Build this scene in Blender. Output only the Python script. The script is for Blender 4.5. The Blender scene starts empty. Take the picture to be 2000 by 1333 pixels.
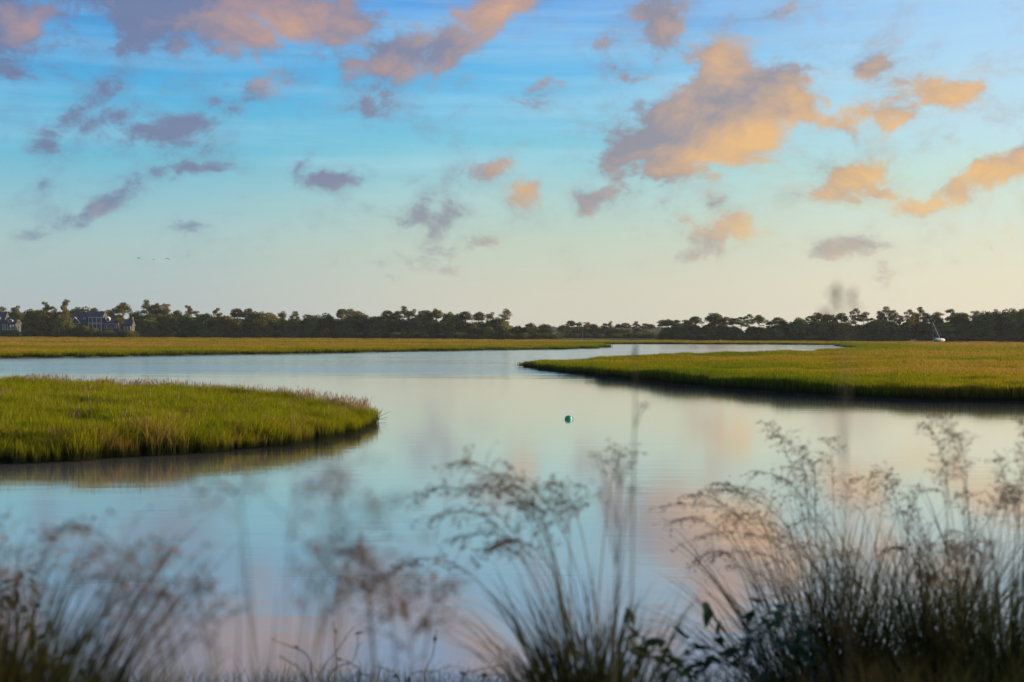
import bpy, bmesh, math, random
import numpy as np
from mathutils import Vector, Matrix, Euler

R = math.radians
rng = np.random.default_rng(7)
random.seed(7)
sc = bpy.context.scene
COL = sc.collection

# ------------------------------------------------------------------ camera
F = 2777.8                                  # 50 mm on 36 mm, in pixels of a 2000 px wide frame
CAM = Vector((0, 0, 5.0))
M3 = (Matrix.Rotation(R(90 - 0.34), 3, 'X') @ Matrix.Rotation(R(0.30), 3, 'Z'))
cd = bpy.data.cameras.new('camera')
cam = bpy.data.objects.new('camera', cd); COL.objects.link(cam)
cam.matrix_world = Matrix.Translation(CAM) @ M3.to_4x4()
cd.lens = 50; cd.sensor_width = 36; cd.clip_start = 0.05; cd.clip_end = 20000
cd.dof.use_dof = True; cd.dof.focus_distance = 120; cd.dof.aperture_fstop = 3.2
sc.camera = cam

def ray(px, py):
    return (M3 @ Vector(((px - 1000) / F, -(py - 666.5) / F, -1))).normalized()
def at(px, py, D):
    r = ray(px, py); return CAM + r * (D / r.y)
def ground(px, py, z=0.0):
    r = ray(px, py); return CAM + r * ((z - CAM.z) / r.z)
def hor(px): return 644.8 + 0.00524 * px

# ------------------------------------------------------------------ light and sky
SUN_AZ, SUN_EL = 76, 9.5
sc.view_settings.view_transform = 'Standard'; sc.view_settings.look = 'None'
sc.view_settings.gamma = 1; sc.view_settings.use_curve_mapping = False
sc.view_settings.exposure = 0.82
sc.render.engine = 'CYCLES'
sc.cycles.use_denoising = True
sc.cycles.max_bounces = 6; sc.cycles.transparent_max_bounces = 8
sc.cycles.caustics_reflective = False; sc.cycles.caustics_refractive = False

def lin(c):
    return tuple(((v / 255) / 12.92 if v / 255 <= 0.04045 else ((v / 255 + 0.055) / 1.055) ** 2.4) for v in c)
def srgb(r, g, b): return (*lin((r, g, b)), 1)

world = bpy.data.worlds.new("World"); sc.world = world; world.use_nodes = True
NT = world.node_tree; NT.nodes.clear()
class NG:
    def __init__(s, t): s.t = t
    def n(s, typ, **k):
        o = s.t.nodes.new(typ)
        for a, b in k.items(): setattr(o, a, b)
        return o
    def put(s, sock, v):
        if hasattr(v, 'is_output'): s.t.links.new(v, sock)
        else: sock.default_value = v
    def m(s, op, a, b=None, c=None, clamp=False):
        o = s.n('ShaderNodeMath', operation=op); o.use_clamp = clamp
        s.put(o.inputs[0], a)
        if b is not None: s.put(o.inputs[1], b)
        if c is not None: s.put(o.inputs[2], c)
        return o.outputs[0]
    def v(s, op, a, b=None, out=0):
        o = s.n('ShaderNodeVectorMath', operation=op); s.put(o.inputs[0], a)
        if b is not None: s.put(o.inputs[1], b)
        return o.outputs[out]
    def comb(s, x, y, z):
        o = s.n('ShaderNodeCombineXYZ')
        for i, q in enumerate((x, y, z)): s.put(o.inputs[i], q)
        return o.outputs[0]
    def mapping(s, vec, loc=(0,0,0), rot=(0,0,0), scale=(1,1,1), typ='POINT'):
        o = s.n('ShaderNodeMapping', vector_type=typ); s.put(o.inputs[0], vec)
        o.inputs['Location'].default_value = loc; o.inputs['Rotation'].default_value = rot; o.inputs['Scale'].default_value = scale
        return o.outputs[0]
    def noise(s, vec, scale, detail=6, rough=0.55, dist=0, lac=2.0):
        o = s.n('ShaderNodeTexNoise'); s.put(o.inputs['Vector'], vec)
        o.inputs['Scale'].default_value = scale; o.inputs['Detail'].default_value = detail
        o.inputs['Roughness'].default_value = rough; o.inputs['Distortion'].default_value = dist
        o.inputs['Lacunarity'].default_value = lac
        return o.outputs[0]
    def mr(s, v, a, b, c=0.0, d=1.0, smooth=False):
        o = s.n('ShaderNodeMapRange'); s.put(o.inputs[0], v)
        if smooth: o.interpolation_type = 'SMOOTHSTEP'
        for i, q in enumerate((a, b, c, d)): o.inputs[i + 1].default_value = q
        return o.outputs[0]
    def mix(s, f, a, b, blend='MIX'):
        o = s.n('ShaderNodeMix', data_type='RGBA', blend_type=blend); s.put(o.inputs[0], f)
        s.put(o.inputs[6], a); s.put(o.inputs[7], b); return o.outputs[2]
    def ramp(s, f, stops, interp='EASE'):
        o = s.n('ShaderNodeValToRGB'); s.put(o.inputs[0], f); cr = o.color_ramp; cr.interpolation = interp
        while len(cr.elements) > 1: cr.elements.remove(cr.elements[-1])
        cr.elements[0].position, cr.elements[0].color = stops[0]
        for p, c in stops[1:]:
            e = cr.elements.new(p); e.color = c
        return o.outputs[0]

def build_sky():
    g = NG(NT)
    tc = g.n('ShaderNodeTexCoord'); dirv = g.v('NORMALIZE', tc.outputs['Generated'])
    sep = g.n('ShaderNodeSeparateXYZ'); g.put(sep.inputs[0], dirv)
    az = g.m('ARCTAN2', sep.outputs[0], sep.outputs[1]); el = g.m('ARCSINE', sep.outputs[2])
    u = g.m('MULTIPLY', az, F / 1000); v = g.m('MULTIPLY', el, F / 1000)      # 1 = 1000 px of the photo, in angle
    uv = g.comb(u, v, 0.0)
    # clear sky: colour over elevation, away from the sun and towards it
    t = g.m('DIVIDE', v, 1.6, clamp=True)
    def st(l): return [(px / 1600, srgb(*c)) for px, c in l]
    away = g.ramp(t, st([(0, (160,172,182)), (70, (166,182,185)), (160, (162,190,190)), (250, (138,187,200)), (340, (100,180,208)), (450, (78,170,216)), (630, (60,150,222)), (900, (50,118,200)), (1600, (38,88,165))]), 'LINEAR')
    mid = g.ramp(t, st([(0, (203,200,184)), (80, (202,201,184)), (170, (190,203,187)), (260, (168,203,199)), (350, (130,196,213)), (450, (98,184,224)), (560, (90,172,228)), (640, (72,150,226)), (900, (56,126,205)), (1600, (42,94,170))]), 'LINEAR')
    tow = g.ramp(t, st([(0, (228,216,194)), (100, (225,218,193)), (200, (214,219,198)), (300, (196,222,210)), (400, (184,218,230)), (520, (172,211,237)), (640, (160,201,239)), (900, (112,170,224)), (1600, (62,120,190))]), 'LINEAR')
    f1 = g.mr(u, -0.85, 0.1, smooth=True); f2 = g.mr(u, 0.0, 1.0, smooth=True)
    back = g.mr(g.m('ABSOLUTE', az), 2.4, 3.0, 1.0, 0.0, smooth=True)          # no seam behind the camera
    f1 = g.m('MULTIPLY', f1, back); f2 = g.m('MULTIPLY', f2, back)
    sky = g.mix(f2, g.mix(f1, away, mid), tow)
    # thin high streaks
    sv = g.mapping(dirv, rot=(0, R(3), 0), scale=(2.2, 2.2, 34))
    streak = g.mr(g.noise(sv, 1.3, 5, 0.6), 0.42, 0.72)
    streak = g.m('MULTIPLY', streak, g.mr(v, 0.16, 0.34))
    streak = g.m('MULTIPLY', streak, g.mr(u, -1.0, 1.0, 0.30, 0.55))
    sky = g.mix(streak, sky, srgb(188, 217, 230))
    # sideways slanted cloud noise
    rv = g.mapping(dirv, rot=(0, R(-24), 0), scale=(1.0, 1.0, 1.45))
    warp = g.n('ShaderNodeTexNoise'); g.put(warp.inputs['Vector'], rv); warp.inputs['Scale'].default_value = 9; warp.inputs['Detail'].default_value = 3
    wv = g.v('SCALE', g.v('SUBTRACT', warp.outputs[1], (0.5, 0.5, 0.5))); wv.node.inputs['Scale'].default_value = 0.055
    nv = g.v('ADD', rv, wv)
    vo = g.n('ShaderNodeTexVoronoi', feature='F1'); g.put(vo.inputs['Vector'], nv); vo.inputs['Scale'].default_value = 20; vo.inputs['Detail'].default_value = 2.0; vo.inputs['Roughness'].default_value = 0.55
    N = g.m('ADD', g.m('MULTIPLY', g.noise(nv, 16, 10, 0.68), 0.76), g.m('MULTIPLY', g.mr(vo.outputs['Distance'], 0.0, 1.0, 0.78, 0.10), 0.26))
    nv2 = g.v('ADD', nv, (0.010, -0.004, -0.006))
    N2 = g.noise(nv2, 16, 5, 0.60)
    big = g.noise(rv, 5.0, 3, 0.5)
    uvw = g.v('ADD', uv, g.v('MULTIPLY', wv, (1.6, 1.0, 0)))
    blobs = [  # px, py, rx, ry, tilt, amount
        (420,20,380,115,-6,2.4),(640,50,170,85,-10,1.6),(770,110,150,80,10,1.6),(870,80,130,60,30,1.5),(940,30,170,66,32,1.6),(245,35,120,60,0,.9),
        (45,50,130,110,30,1.5),(15,150,60,80,0,.75),
        (500,170,120,52,42,1.1),(440,165,60,40,0,.8),(560,120,40,50,0,.6),
        (145,235,115,38,42,1.2),(225,238,90,34,8,1.1),(345,255,105,34,20,1.1),(410,205,60,24,40,.55),(450,250,60,34,0,.35),
        (715,230,66,28,0,.62),(375,330,100,17,0,.75),(345,338,34,20,60,.7),
        (650,350,125,24,4,1.2),(590,325,52,26,50,.8),(205,408,88,34,24,1.3),(245,375,46,28,60,.7),(370,452,80,38,20,.62),(85,362,52,14,30,.5),
        (1060,160,130,44,26,1.15),(1120,115,50,38,40,.6),(1180,100,50,40,40,.25),(1295,60,75,58,60,.9),(1500,30,105,38,12,.62),(940,205,50,30,20,.4),
        (1400,235,270,120,22,2.6),(1425,135,100,85,-10,2.0),(1520,190,150,85,0,2.0),(1250,280,160,60,22,1.8),(1390,300,200,48,4,1.7),(1340,210,110,80,40,1.8),(1245,205,72,60,50,.85),(1570,210,110,80,20,1.1),(1490,262,120,60,20,1.1),
        (1690,220,160,46,12,1.25),(1850,175,95,42,0,1.2),(1760,160,140,60,0,.28),(1640,150,60,50,0,.3),
        (960,330,90,36,26,1.1),(1050,365,80,38,38,.9),(1120,330,50,34,20,.4),(1170,395,60,32,10,.45),(1250,380,90,40,20,.3),
        (1680,355,120,46,14,.85),(1950,330,170,60,20,1.6),(1800,400,100,34,16,.85),(1985,455,90,50,0,.5),
        (1530,347,90,22,10,.5),(1440,442,100,26,20,.62),(1415,398,40,22,30,.4),(790,425,62,26,34,.65),(865,425,50,30,60,.5),(900,482,120,24,18,.42),(1280,460,100,30,20,.28),
        (710,505,50,20,0,.25),(640,455,80,18,20,.25),(1775,290,50,22,30,.4),(285,262,140,32,4,1.0),(150,265,80,26,30,.8),(470,205,70,40,55,.8),(700,60,90,60,0,1.1),(1190,330,60,30,20,.5),(1165,400,70,30,30,.6),(1750,200,80,30,0,.8),(300,300,60,20,20,.3),(130,440,50,14,20,.25),(560,450,70,16,15,.3),(1350,505,90,18,10,.3),(1640,480,110,20,8,.35),(1100,490,80,16,15,.3),(840,520,90,16,15,.3),(1900,510,120,22,5,.35),(1300,410,60,26,30,.45),(1560,420,60,18,15,.35)]
    us = g.n('ShaderNodeSeparateXYZ'); g.put(us.inputs[0], uvw); uw, vw = us.outputs[0], us.outputs[1]
    def field(lst, start=None):
        acc = start                      # each lobe's vector carries the running maximum, scaled to nothing, so they evaluate one after another
        for px, py, rx, ry, a, s in lst:
            d = ray(px, py); cu = math.atan2(d.x, d.y) * F / 1000; cv = math.asin(d.z) * F / 1000
            q = g.mapping(g.comb(uw, vw, acc if acc is not None else 0.0), loc=(cu, cv, 0), rot=(0, 0, R(a)), scale=(rx / 1000, ry / 1000, 1e6), typ='TEXTURE')
            L = g.v('LENGTH', q, out=1)
            b = g.m('MULTIPLY_ADD', L, -s, s)
            acc = b if acc is None or acc is start else g.m('MAXIMUM', acc, b)
        return acc
    fld = g.m('MAXIMUM', field(blobs), -0.9)
    # the same kind of cloud goes on all round outside the frame
    inside = g.m('MULTIPLY', g.mr(g.m('ABSOLUTE', u), 1.0, 1.25, 1, 0), g.mr(v, 0.70, 1.25, 1, 0))
    wide = g.mr(g.noise(rv, 3.3, 2, 0.5), 0.44, 0.66, -0.8, 0.5)
    wide = g.m('SUBTRACT', wide, g.mr(v, 0.05, 0.35, 0.9, 0.0))
    fld = g.m('MAXIMUM', fld, g.m('SUBTRACT', wide, g.m('MULTIPLY', inside, 2.0)))
    fld = g.m('MINIMUM', fld, 1.35)
    d = g.m('ADD', fld, g.mr(N, 0.30, 0.66, -1.0, 1.25))
    alpha = g.mr(d, -0.12, 0.80, 0.0, 0.90, smooth=True)
    wisp = g.mr(g.m('ADD', g.m('MULTIPLY', fld, 0.40), g.m('MULTIPLY', g.m('SUBTRACT', N, 0.5), 4.4)), -0.58, 0.55, 0.0, 0.62, smooth=True)
    wisp = g.m('MULTIPLY', wisp, g.mr(v, 0.08, 0.24))
    alpha = g.m('MAXIMUM', alpha, wisp)
    # warm light on the parts of the clouds that face the low sun
    warm = [(560,45,190,90,0,1.3),(950,30,120,60,30,1.2),(520,165,60,80,30,1.0),(760,150,150,50,0,.7),(820,60,120,70,0,.5),(60,50,90,70,0,.8),(1420,120,100,70,0,1.0),
            (1500,270,210,90,20,1.6),(1400,310,190,45,0,1.3),(1600,215,160,80,0,1.3),(1350,180,120,90,0,.6),(1850,180,140,70,0,1.2),(1700,230,170,60,0,1.1),(1045,375,90,60,0,1.2),
            (970,330,70,40,0,.8),(1690,350,150,60,0,1.1),(1950,340,180,90,0,1.5),(1800,400,150,50,0,1.4),(1440,440,120,40,0,1.1),(1980,450,120,60,0,1.2),(1070,165,100,50,0,.55),(1295,60,80,50,0,.55),(200,415,60,35,0,.5),(1520,345,100,40,0,.9)]
    W = g.m('MAXIMUM', field(warm, d), 0.0)
    shade = g.m('MULTIPLY', g.m('SUBTRACT', N, N2), 2.2)
    W = g.m('ADD', g.m('MULTIPLY', g.m('POWER', W, 0.8), 0.74), g.m('ADD', shade, g.m('MULTIPLY', g.m('SUBTRACT', big, 0.5), 1.0)))
    W = g.m('ADD', W, g.mr(u, -1, 1.2, -0.06, 0.26), clamp=True)
    mauve = g.mix(g.mr(u, -1.0, 0.7, smooth=True), srgb(106, 116, 152), srgb(148, 136, 142))
    gold = g.mix(g.mr(u, -0.6, 0.8, smooth=True), srgb(204, 154, 124), srgb(236, 182, 108))
    cc = g.mix(W, mauve, gold)
    low = g.mr(v, 0.0, 0.30, 0.55, 0.0)
    cc = g.mix(low, cc, sky)
    sky = g.mix(alpha, sky, cc)
    # ground side of the world, never seen directly
    sky = g.mix(g.mr(v, -0.02, -0.2), sky, srgb(70, 74, 60))
    # physical sky underneath
    ns = g.n('ShaderNodeTexSky', sky_type='NISHITA'); ns.sun_disc = False
    ns.sun_elevation = R(SUN_EL); ns.sun_rotation = R(SUN_AZ); ns.air_density = 1.0; ns.dust_density = 1.2; ns.ozone_density = 2.0
    hdr = g.v('SCALE', sky); hdr.node.inputs['Scale'].default_value = 6.15
    col = g.mix(0.95, ns.outputs[0], hdr)
    bg = g.n('ShaderNodeBackground'); g.put(bg.inputs[0], col); bg.inputs[1].default_value = 0.1
    out = g.n('ShaderNodeOutputWorld'); g.put(out.inputs[0], bg.outputs[0])
build_sky()
world.cycles.sampling_method = 'MANUAL'; world.cycles.sample_map_resolution = 512

sd = bpy.data.lights.new('sun', 'SUN'); sd.energy = 5.0; sd.angle = R(0.6); sd.color = (1.0, 0.80, 0.52)
sun = bpy.data.objects.new('sun', sd); COL.objects.link(sun)
sv_ = Vector((math.sin(R(SUN_AZ)) * math.cos(R(SUN_EL)), math.cos(R(SUN_AZ)) * math.cos(R(SUN_EL)), math.sin(R(SUN_EL))))
sun.rotation_euler = sv_.to_track_quat('Z', 'Y').to_euler()

# ------------------------------------------------------------------ helpers
def mat(name, color, rough=0.8, trans=0.0, noise=None, spec=0.2, metallic=0, vary=0):
    """principled, optional noise mix noise=(color2, scale, lo, hi); trans = share of translucent light"""
    m = bpy.data.materials.new(name); m.use_nodes = True; t = m.node_tree; g = NG(t)
    p = t.nodes['Principled BSDF']; p.inputs['Roughness'].default_value = rough
    p.inputs['Specular IOR Level'].default_value = spec; p.inputs['Metallic'].default_value = metallic
    c = (*color, 1)
    if noise:
        tc = g.n('ShaderNodeNewGeometry')
        c = g.mix(g.mr(g.noise(tc.outputs['Position'], noise[1], 4, 0.6), noise[2], noise[3]), c, (*noise[0], 1))
    if vary:
        oi = g.n('ShaderNodeObjectInfo'); hs = g.n('ShaderNodeHueSaturation'); g.put(hs.inputs['Color'], c)
        g.put(hs.inputs['Value'], g.mr(oi.outputs['Random'], 0, 1, 1 - vary, 1 + vary)); g.put(hs.inputs['Hue'], g.mr(g.m('FRACT', g.m('MULTIPLY', oi.outputs['Random'], 17.3)), 0, 1, .475, .52)); c = hs.outputs[0]
    g.put(p.inputs['Base Color'], c)
    if trans:
        tr = g.n('ShaderNodeBsdfTranslucent'); g.put(tr.inputs[0], c)
        mx = g.n('ShaderNodeMixShader'); mx.inputs[0].default_value = trans
        g.put(mx.inputs[1], p.outputs[0]); g.put(mx.inputs[2], tr.outputs[0])
        g.put(t.nodes['Material Output'].inputs[0], mx.outputs[0])
    return m

class MB:
    def __init__(s): s.v = []; s.f = []; s.a = []
    def tri(s, a, b, c):
        n = len(s.v); s.v += [a, b, c]; s.f.append((n, n + 1, n + 2))
    def quad(s, a, b, c, d):
        n = len(s.v); s.v += [a, b, c, d]; s.f.append((n, n + 1, n + 2, n + 3))
    def box(s, x0, x1, y0, y1, z0, z1):
        n = len(s.v)
        s.v += [(x0,y0,z0),(x1,y0,z0),(x1,y1,z0),(x0,y1,z0),(x0,y0,z1),(x1,y0,z1),(x1,y1,z1),(x0,y1,z1)]
        for q in ((0,3,2,1),(4,5,6,7),(0,1,5,4),(1,2,6,5),(2,3,7,6),(3,0,4,7)): s.f.append(tuple(n + i for i in q))
    def tube(s, pts, rads, k=4, cap=True):
        pts = [Vector(p) for p in pts]; n0 = len(s.v); up = Vector((0.13, 0.21, 0.97))
        for i, p in enumerate(pts):
            t = (pts[min(i + 1, len(pts) - 1)] - pts[max(i - 1, 0)]).normalized()
            a = t.cross(up if abs(t.dot(up)) < 0.95 else Vector((1, 0, 0))).normalized(); b = t.cross(a)
            for j in range(k):
                w = 2 * math.pi * j / k; s.v.append(tuple(p + (a * math.cos(w) + b * math.sin(w)) * rads[i]))
        for i in range(len(pts) - 1):
            for j in range(k):
                q = n0 + i * k
                s.f.append((q + j, q + (j + 1) % k, q + k + (j + 1) % k, q + k + j))
        if cap:
            s.f.append(tuple(n0 + j for j in range(k))[::-1]); q = n0 + (len(pts) - 1) * k; s.f.append(tuple(q + j for j in range(k)))
    def ribbon(s, pts, wid, side):
        side = Vector(side); n0 = len(s.v)
        for p, w in zip(pts, wid):
            p = Vector(p); s.v += [tuple(p - side * w / 2), tuple(p + side * w / 2)]
        for i in range(len(pts) - 1):
            q = n0 + 2 * i; s.f.append((q, q + 1, q + 3, q + 2))
    def mesh(s, name, m, smooth=False):
        me = bpy.data.meshes.new(name); me.from_pydata([tuple(v) for v in s.v], [], s.f)
        me.materials.append(m)
        if smooth: me.polygons.foreach_set('use_smooth', [True] * len(me.polygons))
        me.update(); return me
    def build(s, name, m, parent=None, smooth=False, **k):
        return link(name, s.mesh(name, m, smooth), parent, **k)

def link(name, me, parent=None, loc=None, **k):
    o = bpy.data.objects.new(name, me); COL.objects.link(o)
    if parent: o.parent = parent
    if loc is not None: o.location = loc
    for a, b in k.items(): o[a] = b
    return o
def thing(name, label, cat, loc=(0,0,0), group=None):
    o = bpy.data.objects.new(name, None); COL.objects.link(o); o.location = loc; o.empty_display_size = 0.3
    o['label'] = label; o['category'] = cat
    if group: o['group'] = group
    return o

def hash2(ix, iy, seed):
    h = (ix.astype(np.int64) * 374761393 + iy.astype(np.int64) * 668265263 + seed * 974711) & 0xffffffff
    h = ((h ^ (h >> 13)) * 1274126177) & 0xffffffff
    return ((h ^ (h >> 16)) & 0xffff) / 65535.0
def vnoise(x, y, seed=0, octv=3):
    x = np.asarray(x, float); y = np.asarray(y, float); out = 0; amp = 1; tot = 0
    for o in range(octv):
        ix = np.floor(x); iy = np.floor(y); fx = x - ix; fy = y - iy; fx = fx * fx * (3 - 2 * fx); fy = fy * fy * (3 - 2 * fy)
        a = hash2(ix, iy, seed + o); b = hash2(ix + 1, iy, seed + o); c = hash2(ix, iy + 1, seed + o); d = hash2(ix + 1, iy + 1, seed + o)
        out = out + amp * ((a * (1 - fx) + b * fx) * (1 - fy) + (c * (1 - fx) + d * fx) * fy); tot += amp; amp *= .5; x = x * 2.03; y = y * 2.03
    return out / tot
def inpoly(P, poly):
    x, y = P[:, 0], P[:, 1]; c = np.zeros(len(P), bool); n = len(poly)
    for i in range(n):
        x0, y0 = poly[i]; x1, y1 = poly[(i + 1) % n]
        if y0 == y1: continue
        k = ((y0 > y) != (y1 > y)) & (x < (x1 - x0) * (y - y0) / (y1 - y0) + x0); c ^= k
    return c
def edgedist(P, poly):
    d = np.full(len(P), 1e9); n = len(poly)
    for i in range(n):
        a = np.array(poly[i]); b = np.array(poly[(i + 1) % n]); ab = b - a
        t = np.clip(((P - a) @ ab) / (ab @ ab), 0, 1); q = a + t[:, None] * ab
        d = np.minimum(d, np.hypot(*(P - q).T))
    return d
def wiggle(poly, step, amp, seed):
    """resample an outline and roughen it"""
    out = []; n = len(poly)
    for i in range(n):
        a = np.array(poly[i], float); b = np.array(poly[(i + 1) % n], float); L = np.hypot(*(b - a))
        D = max(30, (a[1] + b[1]) / 2); k = max(1, int(L / (step * D / 60)));  nrm = np.array([-(b - a)[1], (b - a)[0]]) / max(L, 1e-6)
        for j in range(k):
            p = a + (b - a) * j / k
            w = 0 if j == 0 else (vnoise([p[0] / (4 * D / 60)], [p[1] / (4 * D / 60)], seed, 3)[0] - .5) * 2 * amp * D / 60
            out.append(tuple(p + nrm * w))
    return out

# ------------------------------------------------------------------ outlines of land and water
def g2(px, py, z=0.0): p = ground(px, py, z); return (p.x, p.y)
def pD(px, D): return ((px - 1000) / F * D, D)
ISLE = wiggle([pD(-260, 56), g2(0, 905), g2(100, 902), g2(200, 896), g2(400, 884), g2(520, 873), g2(600, 862), g2(680, 843), g2(706, 833), g2(722, 823),
        pD(716, 80.5), pD(692, 83), pD(650, 87), pD(600, 90.5), pD(500, 95), pD(400, 99), pD(200, 107), pD(0, 114), pD(-260, 122)], 0.8, 0.75, 3)
MARSH = wiggle([(-420, 226), g2(0, 700), g2(250, 696.5), g2(500, 692), g2(800, 687), g2(1000, 684), g2(1100, 682.5), g2(1165, 681), g2(1184, 679), g2(1172, 675.5), g2(1158, 672.8),
         g2(1300, 672.5), g2(1400, 673), g2(1500, 673.3), g2(1645, 674.2), g2(1700, 676.5), pD(1690, 560), pD(1645, 620), pD(1655, 590), pD(1698, 500), pD(1690, 430), pD(1640, 385), pD(1600, 335), pD(1500, 310), pD(1400, 286), pD(1300, 262), pD(1200, 236), pD(1120, 220), pD(1060, 210),
         g2(1022, 717), g2(1060, 723), g2(1100, 728), g2(1200, 739), g2(1300, 748), g2(1400, 757), g2(1500, 765), g2(1600, 772), g2(1700, 777.5), g2(1800, 782), g2(1900, 784.5), g2(2000, 786), g2(2300, 792), g2(2800, 802),
         (420, 120), (700, 930), (-700, 930)], 0.8, 0.65, 9)

def slab(name, poly, z0, z1, m, **k):
    bm = bmesh.new(); vs = [bm.verts.new((x, y, z1)) for x, y in poly]
    f = bm.faces.new(vs); r = bmesh.ops.extrude_face_region(bm, geom=[f])
    for v in [e for e in r['geom'] if isinstance(e, bmesh.types.BMVert)]: v.co.z = z0
    bmesh.ops.triangulate(bm, faces=bm.faces[:]); bmesh.ops.recalc_face_normals(bm, faces=bm.faces[:])
    me = bpy.data.meshes.new(name); bm.to_mesh(me); bm.free(); me.materials.append(m)
    return link(name, me, **k)

M_mud = mat('mud', (0.045, 0.036, 0.022), 0.9, noise=((0.07, 0.06, 0.03), 0.8, .4, .6))
slab('marsh_ground', MARSH, -1.0, 0.14, M_mud, kind='structure')
ia = np.array(ISLE); nx_ = np.roll(ia, -1, 0) - np.roll(ia, 1, 0); nx_ = np.stack([-nx_[:, 1], nx_[:, 0]], 1) / np.maximum(1e-6, np.hypot(nx_[:, 0], nx_[:, 1]))[:, None]
if not inpoly(ia[5:6] + nx_[5:6] * 1.0, ISLE)[0]: nx_ = -nx_
M_wet = mat('wet_mud', (0.018, 0.016, 0.010), 0.6)
slab('island_ground', [tuple(q) for q in ia + nx_ * 1.5], -1.0, 0.04, M_wet, kind='structure')

def heightfield(name, xs, ys, fz, m, **k):
    X, Y = np.meshgrid(xs, ys); Z = fz(X, Y); nx = len(xs); V = np.stack([X, Y, Z], -1).reshape(-1, 3)
    Fc = [(j * nx + i, j * nx + i + 1, (j + 1) * nx + i + 1, (j + 1) * nx + i) for j in range(len(ys) - 1) for i in range(nx - 1)]
    me = bpy.data.meshes.new(name); me.from_pydata(V.tolist(), [], Fc); me.materials.append(m)
    me.polygons.foreach_set('use_smooth', [True] * len(Fc)); me.update(); return link(name, me, **k)
M_land = mat('woodland_soil', (0.035, 0.032, 0.018), 0.95, noise=((0.06, 0.055, 0.025), 0.05, .4, .6))
def farz(X, Y): return np.where(Y < 906, -0.3, 0.9) + np.clip((Y - 906) / 400, 0, 1) * 1.0
heightfield('woodland_ground', np.linspace(-3500, 3500, 60), np.array([899, 905.9, 907, 930, 960, 1000, 1100, 1300, 1800, 2600, 3600, 4600]), farz, M_land, kind='structure')

# water ------------------------------------------------------------
def build_water():
    m = bpy.data.materials.new('tidal_water'); m.use_nodes = True; t = m.node_tree; g = NG(t)
    t.nodes.remove(t.nodes['Principled BSDF'])
    gl = g.n('ShaderNodeBsdfGlossy'); gl.inputs['Color'].default_value = (.99, .93, .86, 1); gl.distribution = 'GGX'
    df = g.n('ShaderNodeBsdfDiffuse'); df.inputs[0].default_value = (0.50, 0.45, 0.37, 1)      # silt, paled further to paint in the water's silvery sheen
    fr = g.n('ShaderNodeFresnel'); fr.inputs[0].default_value = 1.4
    mx = g.n('ShaderNodeMixShader'); g.put(mx.inputs[0], g.mr(fr.outputs[0], 0.22, 0.62, 0.34, 0.97)); g.put(mx.inputs[1], df.outputs[0]); g.put(mx.inputs[2], gl.outputs[0])
    g.put(t.nodes['Material Output'].inputs[0], mx.outputs[0])
    geo = g.n('ShaderNodeNewGeometry'); pos = geo.outputs['Position']
    sp = g.n('ShaderNodeSeparateXYZ'); g.put(sp.inputs[0], pos)
    # wind field: rough water in the far reach, glassy water near by
    n1 = g.noise(g.mapping(pos, scale=(0.006, 0.02, 0)), 1.0, 3, 0.55)
    yy = g.m('ADD', sp.outputs[1], g.m('MULTIPLY', g.m('SUBTRACT', n1, 0.5), 60))
    wind = g.mr(yy, 140, 185, 0.0, 1.0, smooth=True)
    patch = g.mr(g.noise(g.mapping(pos, scale=(0.012, 0.035, 0)), 1.0, 3, 0.6), 0.38, 0.60, 0.35, 1.0)
    wind = g.m('MULTIPLY', wind, patch)
    a = g.noise(g.mapping(pos, scale=(0.8, 1.5, 0)), 1.0, 3, 0.55)
    b = g.noise(g.mapping(pos, scale=(3.0, 5.0, 0)), 1.0, 2, 0.5)
    c = g.noise(g.mapping(pos, scale=(0.25, 0.9, 0)), 1.0, 2, 0.5)
    e = g.noise(g.mapping(pos, scale=(0.07, 0.14, 0)), 1.0, 4, 0.62)
    h = g.m('ADD', g.m('MULTIPLY', g.m('ADD', g.m('MULTIPLY', e, 0.75), g.m('ADD', g.m('MULTIPLY', a, 0.17), g.m('MULTIPLY', b, 0.04))), wind),
            g.m('ADD', g.m('MULTIPLY', c, 0.012), g.m('MULTIPLY', a, 0.0040)))
    bp = g.n('ShaderNodeBump'); g.put(bp.inputs['Height'], h); bp.inputs['Strength'].default_value = 0.5; bp.inputs['Distance'].default_value = 1.0
    for sh in (gl, df, fr):
        if sh is not fr: g.put(sh.inputs['Normal'], bp.outputs[0])
    g.put(gl.inputs['Roughness'], g.mr(wind, 0, 1, 0.075, 0.13))
    mb = MB(); mb.quad((-4600, -300, 0), (4600, -300, 0), (4600, 4600, 0), (-4600, 4600, 0)); mb.build('water', m, kind='structure')
build_water()
M_bank = mat('sandy_bank', (0.055, 0.045, 0.028), 0.95, noise=((0.09, 0.075, 0.045), 3, .4, .65))
def bankz(X, Y):
    z = np.interp(Y, [-12, 0, 1.4, 2.6, 3.9, 4.8, 5.6, 6.3, 8, 10, 12, 16], [3.5, 3.4, 3.5, 3.82, 3.80, 3.58, 3.36, 3.16, 2.5, 1.5, 0.4, -0.7])
    return z + (vnoise(X * .7 + 50, Y * .7 + 50, 4) - .5) * .14
heightfield('near_bank', np.linspace(-30, 30, 100), np.linspace(-12, 16, 60), bankz, M_bank, kind='structure')
def bz(x, y): return float(bankz(np.array([x]), np.array([y]))[0])

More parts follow.
